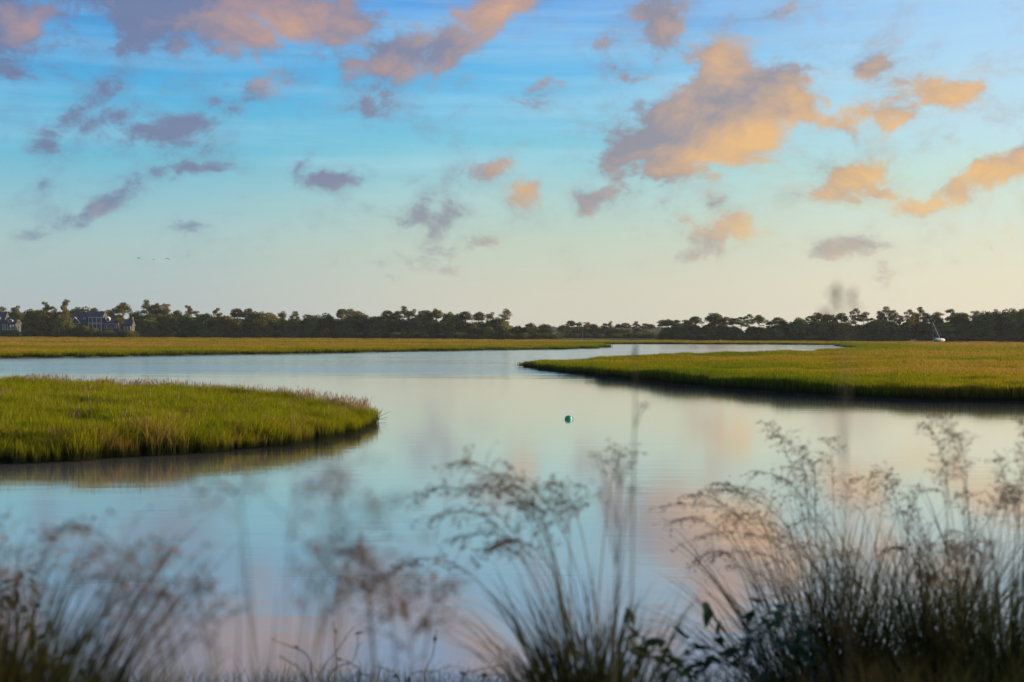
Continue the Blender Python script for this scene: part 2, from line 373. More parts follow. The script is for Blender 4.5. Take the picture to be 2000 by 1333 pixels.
# ------------------------------------------------------------------ marsh grass (countless: stuff, scattered by geometry nodes)
def grass_material(name, green, mid, ochre, trans=0.45):
    m = bpy.data.materials.new(name); m.use_nodes = True; t = m.node_tree; g = NG(t)
    p = t.nodes['Principled BSDF']; p.inputs['Roughness'].default_value = 0.9; p.inputs['Specular IOR Level'].default_value = 0.05
    at_ = g.n('ShaderNodeAttribute', attribute_type='INSTANCER', attribute_name='tone')
    oi = g.n('ShaderNodeObjectInfo')
    f = g.m('ADD', at_.outputs['Fac'], g.mr(oi.outputs['Random'], 0, 1, -0.09, 0.09), clamp=True)
    c = g.ramp(f, [(0, (*green, 1)), (0.5, (*mid, 1)), (1.0, (*ochre, 1))], 'LINEAR')
    # blades darken towards the root: old lower leaves plus bank shade put into colour
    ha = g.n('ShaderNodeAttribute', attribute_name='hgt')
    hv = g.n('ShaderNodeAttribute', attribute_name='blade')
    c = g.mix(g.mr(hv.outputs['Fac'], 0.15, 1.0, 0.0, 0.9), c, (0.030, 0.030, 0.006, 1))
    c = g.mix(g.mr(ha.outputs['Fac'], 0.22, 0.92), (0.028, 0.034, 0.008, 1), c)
    g.put(p.inputs['Base Color'], c)
    tr = g.n('ShaderNodeBsdfTranslucent'); g.put(tr.inputs[0], c)
    mx = g.n('ShaderNodeMixShader'); mx.inputs[0].default_value = trans
    g.put(mx.inputs[1], p.outputs[0]); g.put(mx.inputs[2], tr.outputs[0]); g.put(t.nodes['Material Output'].inputs[0], mx.outputs[0])
    return m
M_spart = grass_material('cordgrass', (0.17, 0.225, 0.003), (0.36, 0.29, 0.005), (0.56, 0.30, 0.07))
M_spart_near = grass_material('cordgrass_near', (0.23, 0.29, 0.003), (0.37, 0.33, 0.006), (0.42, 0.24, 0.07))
M_dead = mat('dead_stalk', (0.25, 0.155, 0.075), 0.8, trans=0.3)

def clump_mesh(name, m, nb, radius, hmin, hmax, w, seed, lean=0.25, heads=False):
    r = random.Random(seed); mb = MB(); H = []; B = []
    for i in range(nb):
        a = r.uniform(0, 6.283); q = radius * math.sqrt(r.random()); b = Vector((math.cos(a) * q, math.sin(a) * q, -0.05))
        h = r.uniform(hmin, hmax); la = r.uniform(0, 6.283); l = r.random() ** 1.5 * lean * h
        d = Vector((math.cos(la), math.sin(la), 0)); side = Vector((math.cos(r.uniform(0, 3.14)), math.sin(r.uniform(0, 3.14)), 0)).normalized()
        ww = w * r.uniform(.7, 1.2)
        pts = [b, b + Vector((0, 0, h * .4)) + d * l * .15, b + Vector((0, 0, h * .75)) + d * l * .5, b + Vector((0, 0, h)) + d * l]
        mb.ribbon(pts, [ww * .8, ww, ww * .7, ww * .15], side)
        H += [0, 0, .4, .4, .75, .75, 1, 1]; bv = r.random() ** 1.5; B += [bv] * 8
        if heads:
            top = pts[-1]
            mb.ribbon([top - Vector((0, 0, h * .16)), top - Vector((0, 0, h * .08)), top], [ww * 1.2, ww * 2.6, ww * .6], side); H += [.9] * 6; B += [0] * 6
    me = mb.mesh(name, m); at_ = me.attributes.new('hgt', 'FLOAT', 'POINT'); at_.data.foreach_set('value', H)
    at_ = me.attributes.new('blade', 'FLOAT', 'POINT'); at_.data.foreach_set('value', B)
    return me
def make_protos(cname, meshes):
    c = bpy.data.collections.new(cname)
    for i, me in enumerate(meshes):
        o = bpy.data.objects.new('%s_%02d' % (cname, i), me); c.objects.link(o)
    return c
def scatter(name, P, scl, tone, protos, m, label, cat, rotz=None, nvar=5):
    n = len(P); me = bpy.data.meshes.new(name); me.vertices.add(n); me.vertices.foreach_set('co', np.asarray(P, np.float32).ravel())
    def fa(nm, ty, arr, key='value'):
        a = me.attributes.new(nm, ty, 'POINT'); a.data.foreach_set(key, np.asarray(arr).ravel())
    rot = np.zeros((n, 3), np.float32); rot[:, 2] = rng.uniform(0, 6.283, n) if rotz is None else rotz
    fa('rot', 'FLOAT_VECTOR', rot, 'vector'); fa('scl', 'FLOAT_VECTOR', np.asarray(scl, np.float32), 'vector')
    fa('tone', 'FLOAT', np.asarray(tone, np.float32)); fa('vid', 'INT', rng.integers(0, nvar, n).astype(np.int32))
    me.materials.append(m)
    o = link(name, me, kind='stuff', label=label, category=cat)
    ng = bpy.data.node_groups.new(name + '_scatter', 'GeometryNodeTree')
    ng.interface.new_socket('Geometry', in_out='INPUT', socket_type='NodeSocketGeometry'); ng.interface.new_socket('Geometry', in_out='OUTPUT', socket_type='NodeSocketGeometry')
    N = ng.nodes; L = ng.links; gi = N.new('NodeGroupInput'); go = N.new('NodeGroupOutput')
    ip = N.new('GeometryNodeInstanceOnPoints'); ci = N.new('GeometryNodeCollectionInfo'); ci.inputs['Collection'].default_value = protos
    ci.inputs['Separate Children'].default_value = True; ci.inputs['Reset Children'].default_value = True
    def na(nm, ty):
        q = N.new('GeometryNodeInputNamedAttribute'); q.data_type = ty; q.inputs['Name'].default_value = nm; return q.outputs[0]
    L.new(gi.outputs[0], ip.inputs['Points']); L.new(ci.outputs[0], ip.inputs['Instance']); ip.inputs['Pick Instance'].default_value = True
    L.new(na('vid', 'INT'), ip.inputs['Instance Index']); L.new(na('rot', 'FLOAT_VECTOR'), ip.inputs['Rotation']); L.new(na('scl', 'FLOAT_VECTOR'), ip.inputs['Scale'])
    L.new(ip.outputs[0], go.inputs[0])
    md = o.modifiers.new('scatter', 'NODES'); md.node_group = ng
    return o

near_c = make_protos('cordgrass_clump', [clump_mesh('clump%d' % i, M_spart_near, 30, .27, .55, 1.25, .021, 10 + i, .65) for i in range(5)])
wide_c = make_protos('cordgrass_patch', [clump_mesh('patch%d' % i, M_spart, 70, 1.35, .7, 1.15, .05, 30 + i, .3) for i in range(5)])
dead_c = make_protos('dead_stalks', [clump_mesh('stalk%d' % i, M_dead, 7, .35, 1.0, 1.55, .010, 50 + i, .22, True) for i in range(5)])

# left island
P = np.stack([rng.uniform(-40, -6, 60000), rng.uniform(50, 125, 60000)], 1); P = P[inpoly(P, ISLE)]
P = P[np.abs(P[:, 0]) < 0.44 * P[:, 1]]
ed = edgedist(P, ISLE); isl = np.array(ISLE)
keep = rng.random(len(P)) < np.clip(1.25 - P[:, 1] / 160 + (ed < 1.5) * .5, .3, 1); P = P[keep][:20000]
rim = []
for i in range(len(isl)):
    a, b = isl[i], isl[(i + 1) % len(isl)]
    if abs(a[0]) > .45 * a[1]: continue
    for s in range(int(np.hypot(*(b - a)) * 9) + 1): rim.append(a + (b - a) * rng.random() + nx_[i] * (rng.random() ** 1.5 * 1.9 - .45))
P = np.concatenate([P, np.array(rim)]); ed = edgedist(P, ISLE)
pxs = P[:, 0] / P[:, 1] * F + 1000
hs = 1.0 + .34 * (vnoise(P[:, 0] / 1.6, P[:, 1] / 2.2, 2) - .5) * 2
hs *= np.interp(pxs, [300, 500, 650, 735], [1.08, .95, .80, .72]) * np.interp(ed, [0, 1.0], [.82, 1])
hs *= 1 - .35 * (vnoise(P[:, 0] / 2.2, P[:, 1] / 3.5, 71, 2) > .70)
tone = .18 + .55 * (vnoise(P[:, 0] / 2.5, P[:, 1] / 9, 5) - .35) + .38 * (vnoise(P[:, 0] / .8, P[:, 1] / .8, 8, 2) > .66)
tone += np.interp(ed, [0, 1.2], [.10, 0])
Z = np.full(len(P), .1)
scatter('cordgrass', np.column_stack([P, Z]), np.column_stack([hs * rng.uniform(.9, 1.2, len(P)), hs * rng.uniform(.9, 1.2, len(P)), hs]), np.clip(tone, 0, 1), near_c, M_spart_near,
        'bright green cordgrass covering the low island on the left of the creek', 'marsh grass')
# its fringe of dead reddish stalks along the far rim and the tip
P2 = np.stack([rng.uniform(-40, -6, 120000), rng.uniform(60, 125, 120000)], 1); P2 = P2[inpoly(P2, ISLE)]; e2 = edgedist(P2, ISLE)
cen = np.interp(P2[:, 0] / P2[:, 1], [(-1260) / F, (-1000) / F, -400 / F, -267 / F], [80, 82, 84, 74])
k2 = (e2 < 2.0) & (P2[:, 1] > cen) & (rng.random(len(P2)) < .42 * (vnoise(P2[:, 0] / 1.3, P2[:, 1] / 1.3, 14) > .45)); P2 = P2[k2][:950]
P3 = P[rng.random(len(P)) < .012]; P2 = np.concatenate([P2, P3])
s2 = np.interp(P2[:, 0] / P2[:, 1] * F + 1000, [300, 735], [1.0, .8]) * rng.uniform(.8, 1.12, len(P2))
scatter('dead_reeds', np.column_stack([P2, np.full(len(P2), .1)]), np.column_stack([s2, s2, s2]), np.ones(len(P2)), dead_c, M_dead,
        'reddish dead seed stalks fringing the far rim of the left island', 'reeds')
# wide marsh: right bank, left far bank and the flats up to the woods
N0 = 62000
yy = rng.uniform(10.8, 98, N0); D = 10286 / yy; px = rng.uniform(-260, 2260, N0)
P = np.stack([(px - 1000) / F * D, D], 1); k = inpoly(P, MARSH) & (P[:, 1] < 903); P = P[k]
# dense rims along the water
bd = []
m_ = MARSH
for i in range(len(m_)):
    a, b = np.array(m_[i]), np.array(m_[(i + 1) % len(m_)])
    if b[1] > 800 or a[1] > 800 or abs(a[0]) > .5 * a[1] + 20: continue
    Dm = (a[1] + b[1]) / 2; n = int(np.hypot(*(b - a)) / (Dm * .0022)) + 1
    nr = np.array([-(b - a)[1], (b - a)[0]]) / max(1e-6, np.hypot(*(b - a)))
    for s in range(n):
        q = a + (b - a) * rng.random(); bd.append(q + nr * rng.uniform(-.2, 3.0)); bd.append(q - nr * rng.uniform(-.2, 3.0))
bd = np.array(bd); bd = bd[inpoly(bd, MARSH)][:16000]
P = np.concatenate([P, bd]); ed = edgedist(P, MARSH); D = P[:, 1]; pxs = P[:, 0] / D * F + 1000
right = (D < 480) & (pxs > 1000) & (P[:, 0] > 0)
hs = 1.0 + .3 * (vnoise(P[:, 0] / 5, P[:, 1] / 7, 12) - .5) * 2
hs *= 1 + .45 * np.clip(vnoise(P[:, 0] / (D * .012), P[:, 1] / (D * .03), 61, 2) - .62, 0, 1) * 2
hs *= np.where(right, np.interp(ed, [0, 4, 10], [1.12, 1.22, 1.0]), 1.0)
hs *= np.where(right, np.interp(pxs, [1022, 1120, 1250], [.62, .8, 1.0]), 1.0)
hs = np.where((D < 500) & ~right, hs * .95, hs)
lg = np.log(D)
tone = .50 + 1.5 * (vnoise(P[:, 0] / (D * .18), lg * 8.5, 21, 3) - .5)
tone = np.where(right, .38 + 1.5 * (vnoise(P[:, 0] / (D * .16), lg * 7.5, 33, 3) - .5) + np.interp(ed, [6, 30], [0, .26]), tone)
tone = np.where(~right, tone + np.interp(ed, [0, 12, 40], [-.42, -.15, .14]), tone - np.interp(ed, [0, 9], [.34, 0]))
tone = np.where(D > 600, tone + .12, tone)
tone += rng.normal(0, .09, len(P))
xs = np.interp(D, [100, 250, 900], [.8, 1.1, 2.6])
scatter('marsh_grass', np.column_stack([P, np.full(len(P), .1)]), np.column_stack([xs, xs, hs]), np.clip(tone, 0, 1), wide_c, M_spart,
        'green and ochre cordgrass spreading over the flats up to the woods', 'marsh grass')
print('instances', len(P))

# ------------------------------------------------------------------ trees
M_pine = mat('pine_needles', (0.125, 0.15, 0.036), 0.9, trans=0.30, noise=((0.25, 0.19, 0.05), 0.11, .42, .62), spec=.05, vary=.25)
M_oak = mat('broad_leaves', (0.12, 0.14, 0.034), 0.9, trans=0.25, noise=((0.21, 0.19, 0.045), 0.09, .42, .62), spec=.05, vary=.5)
M_bark = mat('pine_bark', (0.11, 0.085, 0.065), 0.9)
def puff(mb, c, rx, rz, n, size, r):
    for i in range(n):
        while True:
            p = Vector((r.uniform(-1, 1), r.uniform(-1, 1), r.uniform(-1, 1)))
            if .25 < p.length < 1: break
        p = Vector((p.x * rx, p.y * rx, p.z * rz)) + c
        nrm = Vector((r.gauss(0, .6), r.gauss(0, .6), 1)).normalized(); a = nrm.cross(Vector((math.cos(i), math.sin(i), .2))).normalized(); b = nrm.cross(a)
        s = size * r.uniform(.6, 1.3)
        mb.tri(p + a * s, p - a * s * .6 + b * s * .8, p - a * s * .5 - b * s * .8)
def pine_meshes(kind, seed):
    r = random.Random(seed); tr = MB(); cr = MB(); H = 20.0
    bend = Vector((r.uniform(-.6, .6), r.uniform(-.6, .6), 0))
    if kind == 'lean': bend = Vector((1.8, 0, 0))
    def trunk(z): return bend * (z / H) ** 2 + Vector((0, 0, z))
    zs = [0, 4, 8, 12, 16, 19.2]; tr.tube([trunk(z) for z in zs], [.34, .28, .24, .19, .12, .04], 5)
    def limb(z, ang, L, rise, rad=.09):
        a = trunk(z); b = a + Vector((math.cos(ang) * L, math.sin(ang) * L, rise)); mid = (a + b) / 2 + Vector((0, 0, -.12 * L))
        tr.tube([a, mid, b], [rad, rad * .7, rad * .35], 3, False); return b
    if kind == 'umbrella':
        n = r.randint(13, 17)
        for i in range(n):
            ang = i * 2.4 + r.uniform(-.4, .4); q = math.sqrt((i + .5) / n); L = 3.9 * q * r.uniform(.85, 1.1)
            top = 18.7 - 4.8 * q * q + r.uniform(-.6, .3); z0 = top - r.uniform(2.0, 3.6)
            if i % 3 == 0:
                e = limb(r.uniform(12.2, 14.2), ang, L * .6, 1.4); puff(cr, e, r.uniform(1.2, 1.8), r.uniform(.8, 1.2), 100, .36, r)
            e = limb(z0, ang, L, top - z0 - .3); puff(cr, e, r.uniform(1.3, 1.9), r.uniform(1.0, 1.5), 140, .36, r)
        for i in range(4):
            e = limb(r.uniform(10, 13.5), r.uniform(0, 6.28), r.uniform(1.5, 3), .5); puff(cr, e, r.uniform(.7, 1.1), .5, 45, .3, r)
    elif kind == 'round':
        for i in range(r.randint(12, 15)):
            ang = i * 2.4 + r.uniform(-.4, .4); zc = r.uniform(13.2, 19.2); w = 2.6 * math.sqrt(max(.05, 1 - ((zc - 16) / 3.8) ** 2))
            e = limb(zc - 1.2, ang, w * r.uniform(.4, 1), 1.0); puff(cr, e, r.uniform(1.2, 1.8), r.uniform(.8, 1.2), 115, .36, r)
        for i in range(3):
            e = limb(r.uniform(9, 12), r.uniform(0, 6.28), r.uniform(1, 2.2), .3); puff(cr, e, .9, .5, 40, .3, r)
    elif kind in ('tiered', 'lean'):
        for lv, z in enumerate([9.5, 11.6, 13.8, 15.8, 17.6, 19.2]):
            w = [2.6, 3.8, 3.3, 3.3, 2.3, .9][lv] * r.uniform(.75, 1.15)
            for i in range([2, 3, 4, 4, 3, 2][lv]):
                ang = r.uniform(0, 6.28); e = limb(z - .8, ang, w * r.uniform(.45, 1), r.uniform(.2, 1.0)); puff(cr, e, r.uniform(1.3, 2.0), r.uniform(.9, 1.35), 125, .36, r)
    return tr.mesh('trunk', M_bark), cr.mesh('crown', M_pine)
def oak_meshes(seed):
    r = random.Random(seed); tr = MB(); cr = MB()
    tr.tube([(0, 0, 0), (.2, 0, 3), (.1, .2, 6)], [.5, .38, .22], 5)
    for i in range(24):
        ang = i * 2.4; q = math.sqrt((i + .5) / 24); L = 5.0 * q; zt = 11.2 - 4.6 * q * q + r.uniform(-1.2, .8)
        e = Vector((math.cos(ang) * L, math.sin(ang) * L, zt)); puff(cr, e, r.uniform(1.5, 2.3), r.uniform(1.1, 1.6), 75, .5, r)
        if i % 3 == 0: tr.tube([(.1, .1, 4.5), e * .55 + Vector((0, 0, 2.6)), e], [.2, .12, .05], 3, False)
    for i in range(10):
        ang = i * 2.4; puff(cr, Vector((math.cos(ang) * 4.6, math.sin(ang) * 4.6, r.uniform(2.0, 5.5))), 1.8, 1.5, 60, .5, r)
    return tr.mesh('trunk', M_bark), cr.mesh('crown', M_oak)
KIND = {'umbrella': [pine_meshes('umbrella', 100 + i) for i in range(5)], 'round': [pine_meshes('round', 120 + i) for i in range(5)],
        'tiered': [pine_meshes('tiered', 140 + i) for i in range(5)], 'lean': [pine_meshes('lean', 160)], 'oak': [oak_meshes(180 + i) for i in range(5)]}
WORD = {'umbrella': 'flat-topped umbrella pine', 'round': 'slim round-headed pine', 'tiered': 'ragged many-tiered pine', 'lean': 'lone leaning pine', 'oak': 'broad dark oak'}
TOPZ = {'umbrella': 19.6, 'round': 20.0, 'tiered': 19.8, 'lean': 19.8, 'oak': 13.0}
T = [  # pixel, pixel height of the top, kind
 (2,598,'r'),(30,597,'u'),(60,601,'o'),(87,591,'t'),(100,597,'r'),(116,603,'o'),(131,586,'t'),(150,597,'o'),(163,596,'o'),(182,600,'r'),(207,603,'o'),(221,601,'r'),
 (239,589,'u'),(265,605,'o'),(287,588,'t'),(305,591,'u'),(323,592,'u'),(347,605,'r'),(366,598,'t'),(383,606,'r'),(400,607,'o'),(424,603,'t'),(443,612,'o'),(463,600,'u'),(484,601,'u'),
 (497,606,'o'),(513,604,'o'),(530,608,'o'),(550,608,'u'),(576,609,'t'),(600,613,'r'),(618,612,'o'),(640,609,'o'),(668,601,'u'),(685,602,'r'),(697,606,'u'),(712,612,'r'),(732,616,'o'),
 (757,604,'u'),(775,606,'r'),(790,600,'t'),(804,604,'r'),(824,605,'u'),(838,605,'r'),(852,602,'u'),(876,607,'o'),(890,608,'o'),(909,606,'u'),(935,608,'u'),(957,610,'r'),(984,605,'l'),(970,618,'o'),
 (1012,635,'o'),(1036,629,'o'),(1064,631,'o'),
 (1102,632,'o'),(1115,625,'u'),(1129,629,'r'),(1146,629,'u'),(1158,632,'u'),(1180,631,'r'),(1192,629,'t'),(1207,632,'u'),(1222,630,'u'),(1243,629,'t'),(1258,631,'r'),(1269,632,'u'),
 (1292,624,'u'),(1305,623,'u'),(1320,624,'r'),(1342,624,'r'),(1358,616,'u'),(1395,610,'u'),(1402,614,'o'),(1416,618,'r'),(1431,620,'u'),(1448,618,'r'),(1463,615,'t'),(1483,614,'u'),
 (1503,625,'r'),(1519,618,'u'),(1530,625,'r'),(1560,618,'o'),(1583,616,'r'),(1597,609,'u'),(1618,608,'o'),(1643,610,'u'),(1671,604,'t'),(1686,608,'u'),(1700,620,'r'),(1720,608,'t'),(1731,600,'t'),(1743,605,'r'),
 (1756,615,'r'),(1776,606,'t'),(1790,611,'r'),(1798,601,'t'),(1813,610,'u'),(1826,608,'r'),(1834,611,'r'),(1856,602,'u'),(1876,604,'o'),(1886,612,'r'),(1905,606,'r'),(1925,604,'o'),(1946,604,'r'),(1962,601,'o'),(1980,599,'o'),(1997,595,'o')]
KN = {'u': 'umbrella', 'r': 'round', 't': 'tiered', 'l': 'lean', 'o': 'oak'}
LM = [(-5, 'left edge of the picture'), (195, 'large house'), (984, 'lone leaning pine'), (1085, 'hazy gap in the woods'), (1285, 'low saddle in the woods'), (1838, 'stranded sailboat'), (2005, 'right edge of the picture')]
ORD = ['nearest', 'second', 'third', 'fourth', 'fifth', 'sixth', 'seventh', 'eighth', 'ninth', 'tenth', 'eleventh', 'twelfth', 'thirteenth', 'fourteenth', 'fifteenth', 'sixteenth']
def treelabel(i):
    x, y, k = T[i]; w = WORD[KN[k]]
    if k == 'l': return 'lone leaning pine at the right end of the left-hand woods'
    lm, nm = min(LM, key=lambda q: abs(q[0] - x)); sgn = 1 if x > lm else -1
    n = sum(1 for (a, b, c) in T if c == k and (a - lm) * sgn > 0 and abs(a - lm) < abs(x - lm))
    if 'edge' in nm: return '%s, %s to the %s in the far woods' % (w, ORD[n] if n else 'first', nm)
    if 'lone' in nm or 'sail' in nm or 'house' in nm or 'gap' in nm or 'saddle' in nm:
        return '%s, %s %s of the %s' % (w, ORD[n], 'right' if sgn > 0 else 'left', nm)
rr = random.Random(5)
T = [(x, y, 'r' if (k == 'u' and i % 3 == 1 and x != 239) else k) for i, (x, y, k) in enumerate(T)]
for i, (px, py, k) in enumerate(T):
    kn = KN[k]; D = 912 + rr.uniform(0, 26)
    if 1085 < px < 1280: D = 1050 + rr.uniform(0, 20)
    if k == 'o': D -= 3
    base = at(px, 660, D); z0 = 0.9; base.z = z0; top = at(px, py, D).z; s = (top - z0) / TOPZ[kn]
    tm, cm = rr.choice(KIND[kn])
    t = thing('oak_tree' if k == 'o' else 'pine_tree', treelabel(i), 'tree', base, 'oaks in the far woods' if k == 'o' else 'pines in the far woods')
    ws = {'oak': .92, 'umbrella': 1.0, 'round': 1.0, 'tiered': .95, 'lean': 1.0}[kn] * max(.85, min(1.2, s)) ** .3 * 1.12
    if (px, py) == (239, 589): ws *= 1.12
    if (px, py) == (1395, 610): ws *= 1.35
    t.scale = (ws * min(1, s * 1.1) if 1085 < px < 1280 else ws, ws, s)
    t.rotation_euler.z = 0 if k == 'l' else rr.uniform(0, 6.28)
    link('trunk', tm, t); link('crown', cm, t)
for (px, py, k, lab) in ((234, 613, 'round', 'brownish pine standing in front of the right wing of the large house'), (151, 637, 'oak', 'small round tree below the front gable of the large house'),
                         (167, 634, 'oak', 'small round tree between the gable and the porch of the large house'), (185, 639, 'oak', 'small tree hiding the middle of the large house porch'),
                         (36, 606, 'round', 'pine standing just right of the house at the left edge'), (124, 612, 'oak', 'dark tree against the left end of the large house')):
    D = 868; base = at(px, 660, D); base.z = .9; z = at(px, py, D).z; s = (z - .9) / TOPZ[k]; tm, cm = rr.choice(KIND[k])
    t = thing('oak_tree' if k == 'oak' else 'pine_tree', lab, 'tree', base, 'oaks in the far woods' if k == 'oak' else 'pines in the far woods')
    t.scale = (max(s, .30), max(s, .30), s) if k == 'oak' else (.9, .9, s); link('trunk', tm, t); link('crown', cm, t)
# the closed dark wall of the wood below and behind
wood_c = make_protos('understorey', [KIND['oak'][i][1] for i in range(5)])
n = 900
px = rng.uniform(-150, 2150, n); row = rng.uniform(0, 1, n)
top = np.interp(px, [-150, 0, 30, 130, 260, 600, 680, 980, 1005, 1060, 1078, 1092, 1105, 1268, 1284, 1300, 1350, 1500, 1560, 1700, 1780, 1850, 1950, 2000, 2150],
                [602, 604, 605, 606, 609, 617, 614, 618, 635, 632, 655, 655, 633, 637, 655, 634, 628, 632, 622, 624, 621, 616, 609, 604, 600])
top = top + (vnoise(px / 28, px * 0, 91, 2) - .42) * 16
D = np.where((px > 1090) & (px < 1282), 1058 + row * 40, 914 + row * 46)
zt = 5 - (top - hor(px)) * D / F
f = rng.uniform(.45, 1.0, n); f = np.where(row > .5, rng.uniform(.66, 1.04, n), f)
s = np.maximum(.22, (zt - .9) * f / 13.0)
okk = (zt > 2) & ~((row < .62) & (px > 125) & (px < 262)) & ~((row < .62) & (px > -30) & (px < 36))
scatter('woodland', np.column_stack([(px - 1000) / F * D, D, np.full(n, .6)])[okk], np.column_stack([np.maximum(s, .55) * 1.05, np.maximum(s, .55) * 1.05, s])[okk], np.zeros(n)[okk], wood_c, M_oak,
        'dense dark trees filling the woods below the pine tops', 'woods')
# shrubs along the foot of the woods
n = 620; px = rng.uniform(-120, 2120, n); D = np.where((px > 1085) & (px < 1285), rng.uniform(1020, 1040, n), rng.uniform(904.5, 912, n))
hsf = rng.uniform(.20, .40, n) * np.where(px > 1285, .95, 1.0)
house = ((px > 130) & (px < 262)) | (px < 34)
D = np.where(house, rng.uniform(862, 872, n), D); hsf = np.where(house, rng.uniform(.30, .40, n), hsf)
scatter('shrub_thicket', np.column_stack([(px - 1000) / F * D, D, np.full(n, .3)]), np.column_stack([hsf * 1.9, hsf * 1.9, hsf]), np.zeros(n), wood_c, M_oak,
        'low dark shrubs closing the foot of the woods along the marsh', 'shrubs')
# far hazy woods in the gap
n = 160; px = rng.uniform(1040, 1330, n); D = rng.uniform(3900, 4100, n); s = rng.uniform(1.4, 1.9, n) * np.interp(px, [1040, 1070, 1095, 1280, 1330], [1.0, 1.05, .95, 1.0, 1.0])
scatter('distant_woodland', np.column_stack([(px - 1000) / F * D, D, np.full(n, 1.0)]), np.column_stack([s * 1.4, s * 1.4, s]), np.zeros(n), wood_c, M_oak,
        'pale far-off woods showing through the gap in the treeline', 'woods')

# the damp evening air
hz = MB(); hz.box(-4700, 4700, -350, 4700, -2.0, 75); M_hz = bpy.data.materials.new('air'); M_hz.use_nodes = True
M_hz.node_tree.nodes.remove(M_hz.node_tree.nodes['Principled BSDF']); pv = M_hz.node_tree.nodes.new('ShaderNodeVolumePrincipled'); pv.inputs['Color'].default_value = (.86, .88, .90, 1); pv.inputs['Density'].default_value = 4.2e-5
M_hz.node_tree.links.new(pv.outputs[0], M_hz.node_tree.nodes['Material Output'].inputs['Volume'])
hz.build('haze', M_hz, kind='stuff')

# ------------------------------------------------------------------ houses
M_roof = mat('slate_shingle', (0.048, 0.048, 0.054), 0.8, noise=((0.078, 0.075, 0.08), 1.2, .4, .6))
M_wall = mat('grey_siding', (0.075, 0.07, 0.08), 0.8)
M_trim = mat('white_trim', (0.50, 0.49, 0.47), 0.6)
M_glass = mat('dark_glass', (0.02, 0.025, 0.03), 0.1, spec=0.6)
M_brick = mat('chimney_brick', (0.22, 0.16, 0.13), 0.9)
def gable_roof(mb, x0, x1, y0, y1, ze, zr, hip=0.0, th=.3):
    ym = (y0 + y1) / 2; n = len(mb.v)
    mb.v += [(x0, y0, ze), (x1, y0, ze), (x1, y1, ze), (x0, y1, ze), (x0 + hip, ym, zr), (x1 - hip, ym, zr),
             (x0, y0, ze - th), (x1, y0, ze - th), (x1, y1, ze - th), (x0, y1, ze - th)]
    for q in ((0,1,5,4),(2,3,4,5),(1,2,5),(3,0,4),(6,7,1,0),(7,8,2,1),(8,9,3,2),(9,6,0,3),(9,8,7,6)): mb.f.append(tuple(n + i for i in q))
def win(parent, x, z, w, h, y, arch=False):
    f = MB(); f.box(x - w/2 - .12, x + w/2 + .12, y - .10, y, z - h/2 - .12, z - h/2); f.box(x - w/2 - .12, x + w/2 + .12, y - .10, y, z + h/2, z + h/2 + .12)
    f.box(x - w/2 - .12, x - w/2, y - .10, y, z - h/2, z + h/2); f.box(x + w/2, x + w/2 + .12, y - .10, y, z - h/2, z + h/2)
    f.box(x - .05, x + .05, y - .09, y, z - h/2, z + h/2)
    fo = f.build('window', M_trim, parent)
    p = MB(); p.box(x - w/2, x - .05, y - .05, y - .01, z - h/2, z + h/2); p.box(x + .05, x + w/2, y - .05, y - .01, z - h/2, z + h/2); p.build('pane', M_glass, fo)
def dormer(parent, x, z0, z1, w, y, rise):
    d = MB(); d.box(x - w/2, x + w/2, y, y + 3, z0, z1); do = d.build('dormer', M_trim, parent)
    rf = MB(); n = len(rf.v); rf.v += [(x - w/2 - .25, y - .2, z1), (x + w/2 + .25, y - .2, z1), (x, y - .2, z1 + rise), (x - w/2 - .25, y + 4, z1), (x + w/2 + .25, y + 4, z1), (x, y + 4, z1 + rise)]
    for q in ((0,1,2),(0,2,5,3),(2,1,4,5),(3,5,4),(0,3,4,1)): rf.f.append(q)
    rf.build('roof', M_trim, do)
    p = MB(); p.box(x - w*.28, x + w*.28, y - .04, y - .005, z0 + .35, z1 - .1); p.build('pane', M_glass, do)
HD = 876; K = HD / F
hx = (195 - 1000) / F * HD
big = thing('large_house', 'large grey-roofed house with white two-storey columned porch in front of the left woods', 'house', (hx, HD, 0.9))
X = lambda p: (p - 195) * K
Zp = lambda y: 5 - (y - hor(195)) * K - 0.9
w = MB(); w.box(X(134), X(171), 0, 11, 0, Zp(633)); w.box(X(171), X(199.5), 2.2, 12, 0, Zp(621)); w.box(X(199.5), X(226), .8, 10, 0, Zp(633)); w.box(X(240.5), X(256.5), 1, 8, 0, Zp(636)); w.box(X(226), X(240.5), 3, 7, 0, Zp(637)); w.build('wall', M_wall, big)
r_ = MB(); gable_roof(r_, X(131.5), X(172), -1, 12, Zp(632.5), Zp(610), 2.0); r_.build('roof', M_roof, big)
r_ = MB(); gable_roof(r_, X(166), X(200), 0, 13, Zp(620.5), Zp(608), .2); r_.build('roof', M_roof, big)
r_ = MB(); gable_roof(r_, X(200.2), X(232), 0.0, 11, Zp(632.3), Zp(616.5), 3.0); r_.build('roof', M_roof, big)
r_ = MB(); gable_roof(r_, X(239.5), X(257.5), .2, 9, Zp(636), Zp(624.5), .2); r_.build('roof', M_roof, big)
r_ = MB(); gable_roof(r_, X(226), X(240), 2, 8, Zp(637.2), Zp(631), .2); r_.build('roof', M_roof, big)
